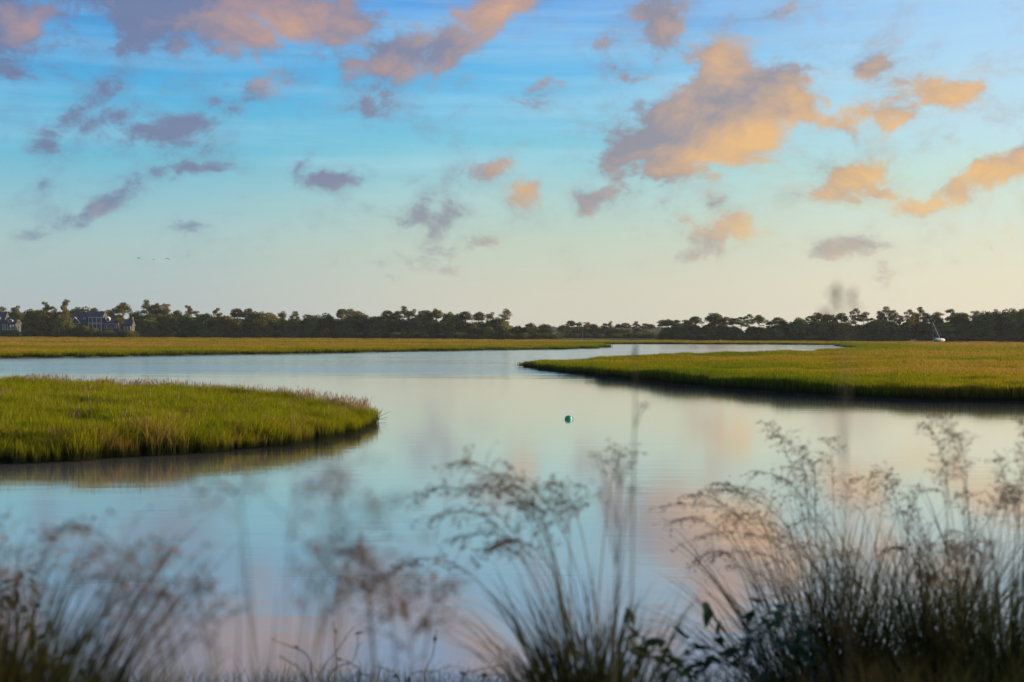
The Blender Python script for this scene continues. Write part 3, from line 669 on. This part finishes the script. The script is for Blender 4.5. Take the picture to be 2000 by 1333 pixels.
# front gable
gb = MB(); x0, x1, xm = X(139), X(157), X(148); zb, zt_ = Zp(632), Zp(621)
gb.v += [(x0, -1.6, zb), (x1, -1.6, zb), (xm, -1.6, zt_), (x0, 4.5, zb), (x1, 4.5, zb), (xm, 4.5, zt_)]; gb.f += [(0,1,2),(0,2,5,3),(2,1,4,5),(0,3,4,1),(3,5,4)]
go_ = gb.build('gable', M_wall, big)
tr = MB(); tr.tube([(x0 - .3, -1.75, zb), (xm, -1.75, zt_ + .25)], [.32, .32], 4); tr.tube([(x1 + .3, -1.75, zb), (xm, -1.75, zt_ + .25)], [.32, .32], 4); tr.build('rake_trim', M_trim, go_)
e = MB(); e.box(X(131), X(159), -1.95, -1.62, Zp(633.2), Zp(632.3)); e.build('eave_trim', M_trim, big)
e = MB(); e.box(X(199.8), X(232), -.35, -.02, Zp(632.9), Zp(632.35)); e.build('eave_trim', M_trim, big)
dormer(big, X(164), Zp(626.8), Zp(622.6), 1.5, -.2 + 1.2, .9); dormer(big, X(210.3), Zp(628.6), Zp(623.4), 1.9, .6, 1.3)
for p in (172.8, 180.6, 188.6, 197.6):
    c = MB(); c.tube([(X(p), .2, Zp(646)), (X(p), .2, Zp(634))], [.27, .25], 8); c.build('column', M_trim, big)
    c = MB(); c.tube([(X(p), .2, Zp(633)), (X(p), .2, Zp(621.8))], [.25, .23], 8); c.build('column', M_trim, big)
c = MB(); c.box(X(171.5), X(199), -.1, .5, Zp(621.8), Zp(620.3)); c.build('entablature', M_trim, big)
c = MB(); c.box(X(171.5), X(199), -.1, 2.2, Zp(634), Zp(633)); c.build('balcony_floor', M_trim, big)
c = MB(); c.box(X(171.8), X(198.8), -.05, .02, Zp(630.2), Zp(629.9))
for i in range(28): xx = X(172.5) + i * (X(198) - X(172.5)) / 27; c.box(xx - .03, xx + .03, -.03, .0, Zp(633), Zp(630.2))
c.build('railing', M_trim, big)
for p in (176.7, 184.6, 193):
    win(big, X(p), Zp(627.5), 1.5, 2.4, 2.17); win(big, X(p), Zp(640), 1.5, 2.6, 2.17)
for p in (140, 150, 163): win(big, X(p), Zp(639), 1.4, 2.2, -.03)
for p in (205.5, 210, 218): win(big, X(p), Zp(638), 1.1, 2.6, .77)
for p in (224.3, 227.5, 230.7): c = MB(); c.tube([(X(p), .3, Zp(642)), (X(p), .3, Zp(633))], [.26, .24], 6); c.build('column', M_trim, big)
for p in (241.8, 248, 254.5): c = MB(); c.tube([(X(p), .6, Zp(646)), (X(p), .6, Zp(636.6))], [.2, .2], 6); c.build('column', M_trim, big)
for p in (245, 251.3): win(big, X(p), Zp(640.5), 1.1, 1.8, .97)
c = MB(); c.box(X(254.2), X(256), 4, 5.2, Zp(628), Zp(619)); c.build('chimney', M_brick, big)

hx2 = (10 - 1000) / F * HD
h2 = thing('small_house', 'dark-roofed house with white porch posts at the left edge of the picture', 'house', (hx2, HD, 0.9))
X = lambda p: (p - 10) * K; Zp = lambda y: 5 - (y - hor(10)) * K - 0.9
w = MB(); w.box(X(-28), X(8), 0, 11, 0, Zp(630)); w.box(X(8), X(31), .8, 9, 0, Zp(632.5)); w.build('wall', M_wall, h2)
r_ = MB(); gable_roof(r_, X(-30), X(9), -1, 12, Zp(629.5), Zp(610), .3); r_.build('roof', M_roof, h2)
r_ = MB(); gable_roof(r_, X(8.5), X(32), -.2, 10, Zp(632.4), Zp(620), .6); r_.build('roof', M_roof, h2)
dormer(h2, X(18.5), Zp(629.2), Zp(625.6), 2.9, .8, .5); dormer(h2, X(-3), Zp(626.5), Zp(622), 1.6, .5, .8)
for p in (5.5, 10, 15, 20.5, 25.5, 30.5): c = MB(); c.tube([(X(p), -.1, Zp(645)), (X(p), -.1, Zp(632.8))], [.19, .19], 6); c.build('column', M_trim, h2)
for p in (7.7, 12.5, 17.7, 23, 28): win(h2, X(p), Zp(638), 1.0, 2.2, .77 if p > 8 else -.03)
c = MB(); c.box(X(4), X(31.5), -.3, -.1, Zp(645), Zp(644)); c.build('railing', M_trim, h2)

# ------------------------------------------------------------------ stranded sailboat
M_hull = mat('boat_gelcoat', (0.52, 0.50, 0.43), 0.35, spec=.5)
M_alu = mat('mast_aluminium', (0.42, 0.45, 0.44), 0.5)
M_keel = mat('antifouling', (0.08, 0.09, 0.11), 0.8)
M_sail = mat('sail_cover', (0.08, 0.16, 0.17), 0.8)
BD = 800
b0 = at(1836, 667.5, BD); boat = thing('sailboat', 'white sailboat heeled over with bare mast, stranded on the marsh by the right-hand woods', 'sailboat', (b0.x, b0.y, 1.0))
boat.rotation_euler = Euler((R(0), R(-31), R(-62)), 'XYZ'); boat.rotation_mode = 'XYZ'
hm = MB(); secs = [(-4.1, 1.0, .75), (-3.5, 1.3, .5), (-2, 1.55, .15), (0, 1.65, 0), (2, 1.4, .1), (3.4, .8, .35), (4.5, .04, .95)]; kk = 9
for (yy_, b, keel) in secs:
    for j in range(kk):
        a = math.pi * j / (kk - 1); hm.v.append((-math.cos(a) * b, yy_, 1.35 + .10 * abs(yy_ / 4) ** 2 - math.sin(a) ** .8 * (1.35 - keel)))
for i in range(len(secs) - 1):
    for j in range(kk - 1): q = i * kk + j; hm.f.append((q, q + 1, q + kk + 1, q + kk))
    q = i * kk; hm.f.append((q, q + kk, q + 2 * kk - 1, q + kk - 1))
hm.f.append(tuple(range(kk))); hm.build('hull', M_hull, boat, smooth=False)
c = MB(); c.box(-.75, .75, -1.2, 2.0, 1.36, 1.85); c.box(-.55, .55, -1.0, 1.4, 1.85, 2.0); co = c.build('cabin', M_hull, boat)
for sx in (-1, 1):
    p = MB()
    for q in (-.6, .4, 1.3): p.box(sx * .76 - .015, sx * .76 + .015, q, q + .5, 1.52, 1.72)
    p.build('window', M_glass, co)
c = MB(); c.tube([(0, 1.0, 1.4), (0, .95, 8), (0, .9, 13.2)], [.17, .15, .11], 6); mo = c.build('mast', M_alu, boat)
c = MB(); c.tube([(-.8, .95, 8.4), (.8, .95, 8.4)], [.04, .04], 4); c.build('spreader', M_alu, mo)
c = MB(); c.tube([(0, .9, 2.4), (0, -2.8, 2.35)], [.07, .07], 6); c.build('boom', M_alu, boat)
c = MB(); c.tube([(0, .6, 2.56), (0, -1, 2.6), (0, -2.6, 2.5)], [.18, .15, .08], 6); c.build('sail_cover', M_sail, boat)
c = MB(); c.tube([(0, 4.4, 1.5), (0, .9, 13.1)], [.02, .02], 3); c.tube([(0, -4.0, 1.5), (0, .9, 13.1)], [.02, .02], 3); c.tube([(1.5, .9, 1.4), (.8, .95, 8.4), (0, .9, 13)], [.02] * 3, 3); c.tube([(-1.5, .9, 1.4), (-.8, .95, 8.4), (0, .9, 13)], [.02] * 3, 3); c.build('rigging', M_alu, boat)
c = MB(); c.box(-.08, .08, -1.1, .9, -.75, .12); c.build('keel', M_keel, boat)
c = MB(); c.box(-.04, .04, -4.2, -3.7, -.4, .9); c.build('rudder', M_keel, boat)

# channel markers -------------------------------------------------------
M_post = mat('weathered_post', (0.40, 0.39, 0.35), 0.8)
p = at(1137, 671, 640); pt = thing('marker_pole', 'thin pale pole standing in the far marsh left of the channel bend', 'pole', (p.x, p.y, 0))
c = MB(); c.tube([(0, 0, 0), (0.03, 0, 6.2)], [.06, .045], 6); c.build('pole', M_post, pt)
c = MB(); c.box(-.10, .10, -.03, .03, 1.9, 2.3); c.build('board', M_trim, pt)
p = at(1407, 668, 700); pt = thing('marker_post', 'short pale post at the far water edge below the right-hand pines', 'post', (p.x, p.y, 0))
c = MB(); c.tube([(0, 0, -.3), (0, 0, 2.1)], [.15, .15], 6); c.build('post', M_post, pt)
c = MB(); c.box(-.3, .3, -.05, .05, 1.4, 2.0); c.build('board', M_trim, pt)

# buoy -------------------------------------------------------------------
M_buoy = mat('green_buoy', (0.01, 0.42, 0.17), 0.35, spec=.5)
M_rope = mat('rope', (0.25, 0.22, 0.16), 0.9)
p = ground(1110, 819.5)
by = thing('crab_buoy', 'round green float with a white band lying half sunk in the calm creek', 'buoy', (p.x, p.y, 0))
bm = bmesh.new(); bmesh.ops.create_uvsphere(bm, u_segments=24, v_segments=16, radius=.19)
for v in bm.verts: v.co.x *= 1.15
me = bpy.data.meshes.new('float'); bm.to_mesh(me); bm.free(); me.materials.append(M_buoy); me.polygons.foreach_set('use_smooth', [True] * len(me.polygons))
fo = link('float', me, by, loc=(0, 0, .04)); fo.rotation_euler = (0, R(-18), 0)
c = MB(); c.tube([(.10, 0, .06), (.15, 0, .10)], [.165, .13], 16, False); c.build('band', M_trim, by)
c = MB(); c.tube([(.17, 0, .07), (.23, 0, .11), (.27, 0, .08)], [.03, .03, .03], 6); c.build('eye', M_buoy, by)
c = MB(); c.tube([(.26, 0, .08), (.33, .02, .01), (.5, .05, -.4)], [.012] * 3, 4); c.build('rope', M_rope, by)

# birds -------------------------------------------------------------------
M_bird = mat('dark_feathers', (0.03, 0.03, 0.032), 0.8)
def bird(px, py, label, wing, scale=1.0, heading=-1.0):
    p = at(px, py, 300); b = thing('flying_bird', label, 'bird', p, 'birds flying over the left woods'); b.scale = (scale,) * 3
    d = heading
    m1 = MB(); m1.tube([(-.44 * d, 0, -.02), (-.30 * d, 0, 0), (-.05 * d, 0, .02), (.16 * d, 0, .01), (.26 * d, 0, .05), (.40 * d, 0, .08), (.47 * d, 0, .08), (.60 * d, 0, .04)], [.015, .06, .11, .09, .045, .055, .03, .008], 8); m1.build('body', M_bird, b, smooth=True)
    for s in (-1, 1):
        w_ = MB(); top = []; th = .012
        z1, z2 = wing
        for (f, yv, z, ch) in ((0, .06, .07, .26), (.5, .42, z1, .25), (1, .85, z2, .14), (1.2, 1.0, z2 * 1.05 - .01, .04)):
            top.append(((.10 - .10 * f) * d, yv * s, z, ch))
        n = 0
        for (x, y_, z, ch) in top: w_.v += [(x + ch / 2 * d, y_, z), (x - ch / 2 * d, y_, z), (x - ch / 2 * d, y_, z - th), (x + ch / 2 * d, y_, z - th)]
        for i in range(3):
            for j in range(4): q = 4 * i; w_.f.append((q + j, q + (j + 1) % 4, q + 4 + (j + 1) % 4, q + 4 + j))
        w_.f += [(3, 2, 1, 0), (12, 13, 14, 15)]; w_.build('wing', M_bird, b)
    b.rotation_euler.z = R(-38 if d < 0 else 38)
    return b
bird(271, 505, 'dark bird on the left of the three, wings raised in a bent arch', (.30, .12), .62)
bird(300, 507, 'dark bird in the middle of the three, wings held level', (.06, .03), .55)
bird(327, 505, 'dark bird on the right of the three, wings pushed downward', (-.02, -.42), .62)

# driftwood twigs at the tip of the island
M_twig = mat('dry_twig', (0.085, 0.06, 0.042), 0.9)
p = ground(736, 823); tw = thing('fallen_reeds', 'bent dead reeds leaning out over the water at the tip of the left island', 'reeds', (p.x, p.y, 0))
for (dx, dz) in ((.75, .55), (.55, .08), (.62, .22), (.35, .75), (-.1, .9), (.2, .6)):
    c = MB(); c.tube([(-.3, 0, .05), (dx * .5, .1, dz * .6 + .03), (dx, .15, dz)], [.012, .01, .005], 4); c.build('stem', M_twig, tw)

# ------------------------------------------------------------------ foreground plants on the near bank
M_blade = mat('sweetgrass_blade', (0.019, 0.028, 0.008), 0.9, trans=.30, spec=.05, noise=((0.036, 0.031, 0.011), 2.2, .45, .6))
M_pan = mat('seed_panicle', (0.15, 0.095, 0.07), 0.8, trans=.25)
M_stem = mat('flower_stem', (0.10, 0.085, 0.05), 0.8)
M_leaf = mat('vine_leaf', (0.022, 0.045, 0.012), 0.5, trans=.35, spec=.35)
def bez(p0, p1, p2, n=9):
    return [p0 * (1 - t) ** 2 + p1 * 2 * t * (1 - t) + p2 * t * t for t in [i / (n - 1) for i in range(n)]]
def panicle(path, r, size=1.0, dens=1.0, wt=1.0):
    mb = MB(); n = len(path)
    for i in range(n):
        p = path[i]; tdir = (path[min(i + 1, n - 1)] - path[max(i - 1, 0)]).normalized()
        for q in range(max(1, int(round(3 * dens)))):
            a = r.uniform(0, 6.28); out = Vector((math.cos(a), math.sin(a), r.uniform(-.2, .5)))
            L = size * r.uniform(.05, .14) * (1 - .45 * i / n)
            e = p + (tdir * .7 + out * .75).normalized() * L + Vector((0, 0, -L * .35)); md = (p + e) / 2 + Vector((0, 0, L * .14))
            mb.tube([p, md, e], [.0006 * wt, .0005 * wt, .0004 * wt], 3, False)
            for s in range(r.randint(3, 6)):
                t = r.uniform(.3, 1.05); b = (p * (1 - t) ** 2 + md * 2 * t * (1 - t) + e * t * t) + Vector([r.gauss(0, .004) for _ in range(3)])
                dr = Vector((r.gauss(0, .5), r.gauss(0, .5), r.uniform(-1, .4))).normalized() * r.uniform(.007, .013) * size ** .5
                sd_ = dr.cross(Vector((r.gauss(0, 1), r.gauss(0, 1), 0.1))).normalized() * .0020 * wt
                mb.quad(b, b + dr * .5 + sd_, b + dr, b + dr * .5 - sd_)
    return mb
def sweetgrass(label, px, D, blades, blen, spread, stems, seed, tilt=0.0, rbase=.16, wblade=.0035, pdens=1.0, psize=1.0, wt=1.0, ymin=960):
    r = random.Random(seed); x = (px - 1000) / F * D; z = bz(x, D) - .03
    t = thing('grass_tussock', label, 'grass tussock', (x, D, z))
    mb = MB(); tufts = []; zcap = at(px, ymin, D).z - z
    for k in range(max(6, blades // 55)):
        a = r.uniform(0, 6.28); q = rbase * math.sqrt(r.random()); o_ = Vector((math.cos(a) * q, math.sin(a) * q, 0))
        tufts.append((o_, (o_ / max(rbase, .01)) * spread * 1.1 + Vector((r.gauss(0, .35) * spread + tilt * .6, r.gauss(0, .3) * spread, 0)), r.uniform(.7, 1.08)))
    for i in range(blades):
        o_, ld, lk = r.choice(tufts); b = o_ + Vector((r.gauss(0, .025), r.gauss(0, .025), 0))
        L = blen * lk * (.35 + .65 * r.random() ** .8); d = ld + Vector((r.gauss(0, 1), r.gauss(0, 1), 0)) * spread * .42
        out = min(1.2, d.length); L *= 1 - .2 * out; up = math.sqrt(max(.2, 1 - min(.75, d.length_squared)))
        p1 = b + Vector((0, 0, L * .58)) + d * L * .36; p2 = b + d * L * .95 + Vector((0, 0, L * up * r.uniform(.82, 1.0)))
        top_ = zcap * (1.06 - .42 * r.random() ** .8)
        if p2.z > top_: k_ = top_ / p2.z; p1 = b + (p1 - b) * k_; p2 = b + (p2 - b) * k_
        pts = bez(b, p1, p2, 7); sd_ = Vector((math.cos(r.uniform(0, 3.14)), math.sin(r.uniform(0, 3.14)), 0)).normalized()
        w = wblade * r.uniform(.6, 1.3); mb.ribbon(pts, [w, w, w * .95, w * .85, w * .7, w * .45, w * .1], sd_)
    mb.build('blades', M_blade, t, kind='stuff')
    for (tx, ty, dD, lift, n) in stems:
        tip = at(tx, ty, D + dD) - t.location; b = Vector((r.uniform(-1, 1) * rbase * .6, r.uniform(-1, 1) * rbase * .6, 0))
        fl = r.uniform(.28, .5); c1 = Vector((b.x + (tip.x - b.x) * fl, b.y + (tip.y - b.y) * fl, max(tip.z, .5) * (.85 + lift)))
        pts = bez(b, c1, tip, 16); st = MB(); st.tube(pts, [.0017 * wt - .0012 * wt * i / 15 for i in range(16)], 4, False)
        so = st.build('flower_stem', M_stem, t)
        seg = bez(b, c1, tip, 34)[34 - n:]
        panicle(seg, r, psize, pdens, wt).build('panicle', M_pan, so)
    return t
def rs(r, x0, x1, y0, y1, n, dd=.35, lift=(.1, .4), k=(12, 17)):
    return [(r.uniform(x0, x1), r.uniform(y0, y1), r.uniform(-dd, dd), r.uniform(*lift), r.randint(*k)) for _ in range(n)]
q = random.Random(77)
# right-hand group
sweetgrass('big dense tussock in the lower right with seed sprays arching far left', 1660, 5.6, 1150, 1.55, .62,
    [(1285,992,-.3,.25,14),(1310,1020,-.2,.28,13),(1345,968,.1,.22,14),(1372,960,-.2,.22,13),(1400,945,.2,.2,14),(1440,955,0,.2,13),(1340,1060,-.3,.4,12),(1498,828,.3,.12,14),(1515,850,-.2,.14,13),(1560,880,0,.1,13),(1475,920,.2,.15,13),(1530,935,0,.1,12),(1360,1100,0,.45,12),(1590,905,0,.1,12),(1620,860,.1,.08,12),(1660,940,0,.1,12),(1700,930,.1,.08,12),(1740,940,.3,.1,12)] + rs(q, 1360, 1600, 990, 1110, 7), 1, tilt=-.12, ymin=965, rbase=.30, wblade=.0055, wt=1.3, pdens=.75)
sweetgrass('tussock between the big one and the right edge, with upright dark blades', 1815, 5.3, 800, 1.4, .5,
    [(1730,925,0,.1,12),(1800,960,0,.1,12),(1850,910,0,.08,12),(1880,960,.2,.1,12),(1770,1000,0,.1,12)] + rs(q, 1730, 1920, 990, 1090, 4), 2, rbase=.26, wblade=.0055, wt=1.3, pdens=.75)
sweetgrass('tussock cut by the lower right corner with tall sprays bending back left', 1975, 4.8, 800, 1.35, .5,
    [(1812,832,.2,.12,14),(1838,815,0,.1,14),(1870,850,-.2,.12,13),(1950,900,0,.1,14),(1995,820,.2,.1,14),(2010,880,0,.1,13),(1960,960,0,.1,12),(2040,900,0,.1,12)] + rs(q, 1850, 2060, 960, 1080, 4), 3, rbase=.24, wblade=.0055, wt=1.25, pdens=.75)
sweetgrass('low tussock filling the bottom between the two right-hand tussocks', 1730, 6.0, 400, 1.1, .55, rs(q, 1600, 1900, 1000, 1160, 3), 4, rbase=.35, wblade=.0055, wt=1.3, pdens=.75)
sweetgrass('short tussock at the foot of the lower right corner', 1900, 5.9, 400, 1.1, .55, rs(q, 1800, 2040, 1040, 1140, 3), 5, rbase=.35, wblade=.0055, wt=1.3, pdens=.75)
# middle
sweetgrass('blurred tussock in the bottom centre with drooping seed heads above it', 1165, 3.9, 700, 1.12, .48,
    [(885,905,-.1,.22,15),(925,955,0,.25,14),(960,930,-.15,.2,15),(1000,950,.1,.2,14),(1035,985,0,.2,14),(820,965,-.2,.3,14),(850,1010,-.1,.3,13),(1080,945,.15,.18,13),(1110,985,0,.15,12),(985,1060,0,.25,12),(790,1105,-.1,.35,14),(905,1050,0,.3,13),(960,1075,.1,.3,12),(1212,878,.4,.06,9)], 6, tilt=-.12, ymin=1085, rbase=.11, wblade=.006, pdens=.7, psize=1.05, wt=1.3)
# left, closer and more blurred
sweetgrass('soft blurred tussock low on the left whose sprays droop in a dark arc', 445, 2.1, 130, 1.5, .4,
    [(205,1115,-.05,.3,16),(235,1160,0,.35,15),(285,1100,-.1,.28,16),(330,1090,0,.25,15),(180,1175,0,.4,14),(150,1105,.1,.35,15),(350,1145,.1,.25,14),(120,1145,0,.4,14),(410,1155,0,.2,13),(260,1205,0,.4,13),(90,1065,.1,.35,14)], 7, tilt=-.2, ymin=1120, rbase=.10, wblade=.0055, pdens=.45, wt=1.0)
sweetgrass('blurred tussock cut by the left edge with brown seed heads', -60, 2.8, 1300, 1.25, .32,
    [(30,1075,0,.15,15),(60,1140,.1,.2,14),(105,1055,0,.2,15),(10,1015,.1,.1,14),(95,1115,-.1,.25,14),(40,1175,0,.2,13),(-10,1115,0,.1,13),(140,1035,0,.25,14)], 8, tilt=.1, ymin=1090, rbase=.14, wblade=.007, pdens=.45, wt=1.0)
sweetgrass('very blurred tall stems left of the bottom centre', 560, 1.6, 30, .7, .3,
    [(574,955,0,.03,5),(690,905,.05,.12,12),(655,950,0,.1,12),(740,990,.1,.22,11),(720,1110,0,.3,10),(455,960,0,.15,7),(640,1100,0,.2,10)], 9, tilt=.1, ymin=1040, rbase=.05, wblade=.003, pdens=.4, wt=1.1)
sweetgrass('faint blurred tussock with yellowish stems right of the tall blurred stems', 800, 2.4, 60, 1.3, .45,
    [(705,1150,0,.2,12),(745,1130,0,.2,12),(690,1080,.1,.25,12),(850,1150,0,.15,12),(790,1180,0,.1,12)], 10, ymin=1190, rbase=.06, wblade=.003, pdens=.7, wt=1.2)

# tall single stalks
def stalk(label, px, D, top, seed, rad=.003, buds=(), name='tall_stalk', cat='stalk'):
    r = random.Random(seed); x = (px - 1000) / F * D; z = bz(x, D) - .03; t = thing(name, label, cat, (x, D, z))
    tip = at(top[0], top[1], D) - t.location; c1 = Vector((tip.x * .2, 0, tip.z * .6)); pts = bez(Vector((0, 0, 0)), c1, tip, 14)
    m1 = MB(); m1.tube(pts, [rad * (1 - .6 * i / 13) for i in range(14)], 6, False); so = m1.build('stem', M_stem, t)
    for (bx, by_, wbud, jt) in buds:
        e = at(bx, by_, D) - t.location; a = pts[jt]; c = MB(); c.tube(bez(a, (a + e) / 2 + Vector((0, 0, .015)), e, 6), [rad * .5] * 6, 4, False); c.build('branch', M_stem, t)
        c = MB()
        for i in range(7):
            o_ = Vector([r.gauss(0, wbud) for _ in range(3)]); dr = Vector([r.gauss(0, 1) for _ in range(3)]).normalized() * .008; sd_ = dr.cross(Vector((.3, 1, .2))).normalized() * .0025
            c.quad(e + o_, e + o_ + dr * .5 + sd_, e + o_ + dr, e + o_ + dr * .5 - sd_)
        c.build('seed_head', M_pan, t)
    return t
stalk('tall thin stalk rising through the middle to the right-hand marsh bank', 1232, 2.6, (1243, 672), 1, .0028, [(1238, 692, .005, 13), (1262, 790, .003, 11)])
stalk('slender blurred stalk left of the tall one with a pale tuft on top', 1195, 2.5, (1212, 885), 2, .003, [(1165, 885, .005, 11), (1200, 900, .006, 12), (1230, 905, .006, 12), (1175, 960, .005, 10), (1235, 955, .005, 10)])
stalk('tallest blurred stalk, its reddish head standing above the treeline', 1700, 1.55, (1636, 560), 3, .0014, [(1634, 565, .004, 13), (1640, 590, .004, 12), (1668, 590, .004, 11), (1612, 615, .003, 11)])

# leafy vine, lower middle right, and the leafy twigs at the left edge
def leafmesh():
    mb = MB(); pts = [(0, 0), (.22, .16), (.45, .20), (.75, .12), (1, 0)]
    n = 0
    for (x, y) in pts: mb.v += [(x, -y, .05 * abs(y) * 4 - .18 * x * x), (x, 0, -.18 * x * x), (x, y, .05 * abs(y) * 4 - .18 * x * x)]
    for i in range(4): q = 3 * i; mb.f += [(q, q + 1, q + 4, q + 3), (q + 1, q + 2, q + 5, q + 4)]
    return mb.mesh('leaf', M_leaf, True)
LEAF = leafmesh()
def leafy(label, name, cat, px, D, paths, seed, lsize=.055, every=1, col=None):
    r = random.Random(seed); x = (px - 1000) / F * D; z = bz(x, D) - .02; t = thing(name, label, cat, (x, D, z))
    for path in paths:
        P_ = [Vector((0, 0, 0))] + [at(a, b, D + r.uniform(-.1, .1)) - t.location for a, b in path]
        # smooth
        pts = []
        for i in range(len(P_) - 1):
            for s in range(5):
                tt = s / 5; a = P_[max(i - 1, 0)]; b = P_[i]; c = P_[i + 1]; d = P_[min(i + 2, len(P_) - 1)]
                pts.append(.5 * ((2 * b) + (c - a) * tt + (2 * a - 5 * b + 4 * c - d) * tt ** 2 + (3 * b - a - 3 * c + d) * tt ** 3))
        pts.append(P_[-1]); m1 = MB(); m1.tube(pts, [.0030 * (1 - .6 * i / len(pts)) for i in range(len(pts))], 4, False); m1.build('stem', M_twig, t)
        for i in range(6, len(pts), every):
            if lsize <= 0: break
            o = link('leaf', LEAF, t, loc=pts[i] + Vector([r.gauss(0, .006) for _ in range(3)])); s = lsize * r.uniform(.6, 1.25); o.scale = (s,) * 3
            o.rotation_euler = (r.uniform(-.9, .9), r.uniform(-.8, 1.0), r.uniform(0, 6.28))
    return t
leafy('dark leafy vine sprig in front of the left side of the big tussock', 'leafy_vine', 'vine', 1450, 4.9,
      [[(1450,1320),(1460,1250),(1490,1215)],[(1500,1330),(1520,1300),(1560,1260),(1590,1250)],[(1380,1325),(1365,1300),(1330,1300)],[(1620,1330),(1590,1310),(1560,1320)],[(1350,1330),(1340,1310),(1310,1280)],[(1420,1300),(1405,1230),(1380,1175)],[(1480,1280),(1500,1220),(1475,1185),(1530,1185)],[(1540,1290),(1545,1230),(1560,1200)],[(1370,1310),(1350,1265),(1340,1255)],[(1600,1320),(1570,1290),(1510,1240)],[(1400,1320),(1440,1290),(1400,1275)]], 5, .070)
leafy('leafy vine stem beside the blurred tussock in the bottom centre', 'leafy_vine', 'vine', 1260, 4.4,
      [[(1250,1320),(1238,1260),(1222,1190)],[(1275,1310),(1262,1270),(1250,1240)],[(1300,1325),(1310,1290),(1290,1270)]], 6, .07)
leafy('leafy twigs with small brown leaves at the lower left edge', 'leafy_shrub', 'shrub', 60, 4.2,
      [[(80,1290),(66,1230),(62,1130),(72,1115)],[(30,1300),(35,1220),(28,1150)],[(110,1320),(75,1260),(50,1200),(42,1110)],[(100,1330),(108,1300),(104,1270)],[(0,1300),(5,1200),(2,1130)],[(20,1330),(50,1290),(70,1180)],[(-20,1280),(-5,1180),(12,1170)]], 7, .045)
leafy('bare brown twigs spreading from the bottom edge, left of centre', 'bare_shrub', 'shrub', 640, 5.2,
      [[(630,1320),(660,1270),(690,1225)],[(640,1325),(690,1290),(700,1240)],[(610,1325),(600,1280),(560,1260),(530,1250)],[(655,1330),(655,1260),(650,1215)],[(700,1325),(690,1300),(660,1285)],[(600,1330),(560,1290),(545,1280)],[(680,1330),(735,1320),(740,1290)]], 8, .035, 7)
leafy('small low twigs with a few leaves along the bottom, left of centre tussock', 'bare_shrub', 'shrub', 850, 5.2,
      [[(830,1330),(845,1280),(852,1230)],[(800,1330),(850,1312),(880,1300)],[(900,1333),(930,1310),(985,1300)],[(780,1330),(760,1310),(730,1300)],[(940,1333),(960,1320),(1000,1318)]], 9, .045, 6)
# thin grass and litter over the near bank
n = 2600; X_ = rng.uniform(-7, 7, n); Y_ = rng.uniform(3.5, 11, n); Zb = bankz(X_, Y_)
M_bankg = grass_material('bank_grass', (0.045, 0.058, 0.018), (0.07, 0.06, 0.025), (0.10, 0.075, 0.04), .3)
bank_c = make_protos('bank_clump', [clump_mesh('bankclump%d' % i, M_bankg, 40, .14, .18, .55, .004, 70 + i, .6) for i in range(5)])
sB = rng.uniform(.6, 1.15, n); frame_z = 5 - .229 * Y_; sB = np.minimum(sB * 1.5, np.clip((frame_z - Zb) / .55, .25, 1.75)) * np.where(X_ / Y_ > .20, 1.2, 1.0)
scatter('bank_grass', np.column_stack([X_, Y_, Zb]), np.column_stack([sB * 1.1, sB * 1.1, sB]), rng.random(n), bank_c, M_bankg, 'short dark grass growing over the near bank under the tussocks', 'grass')
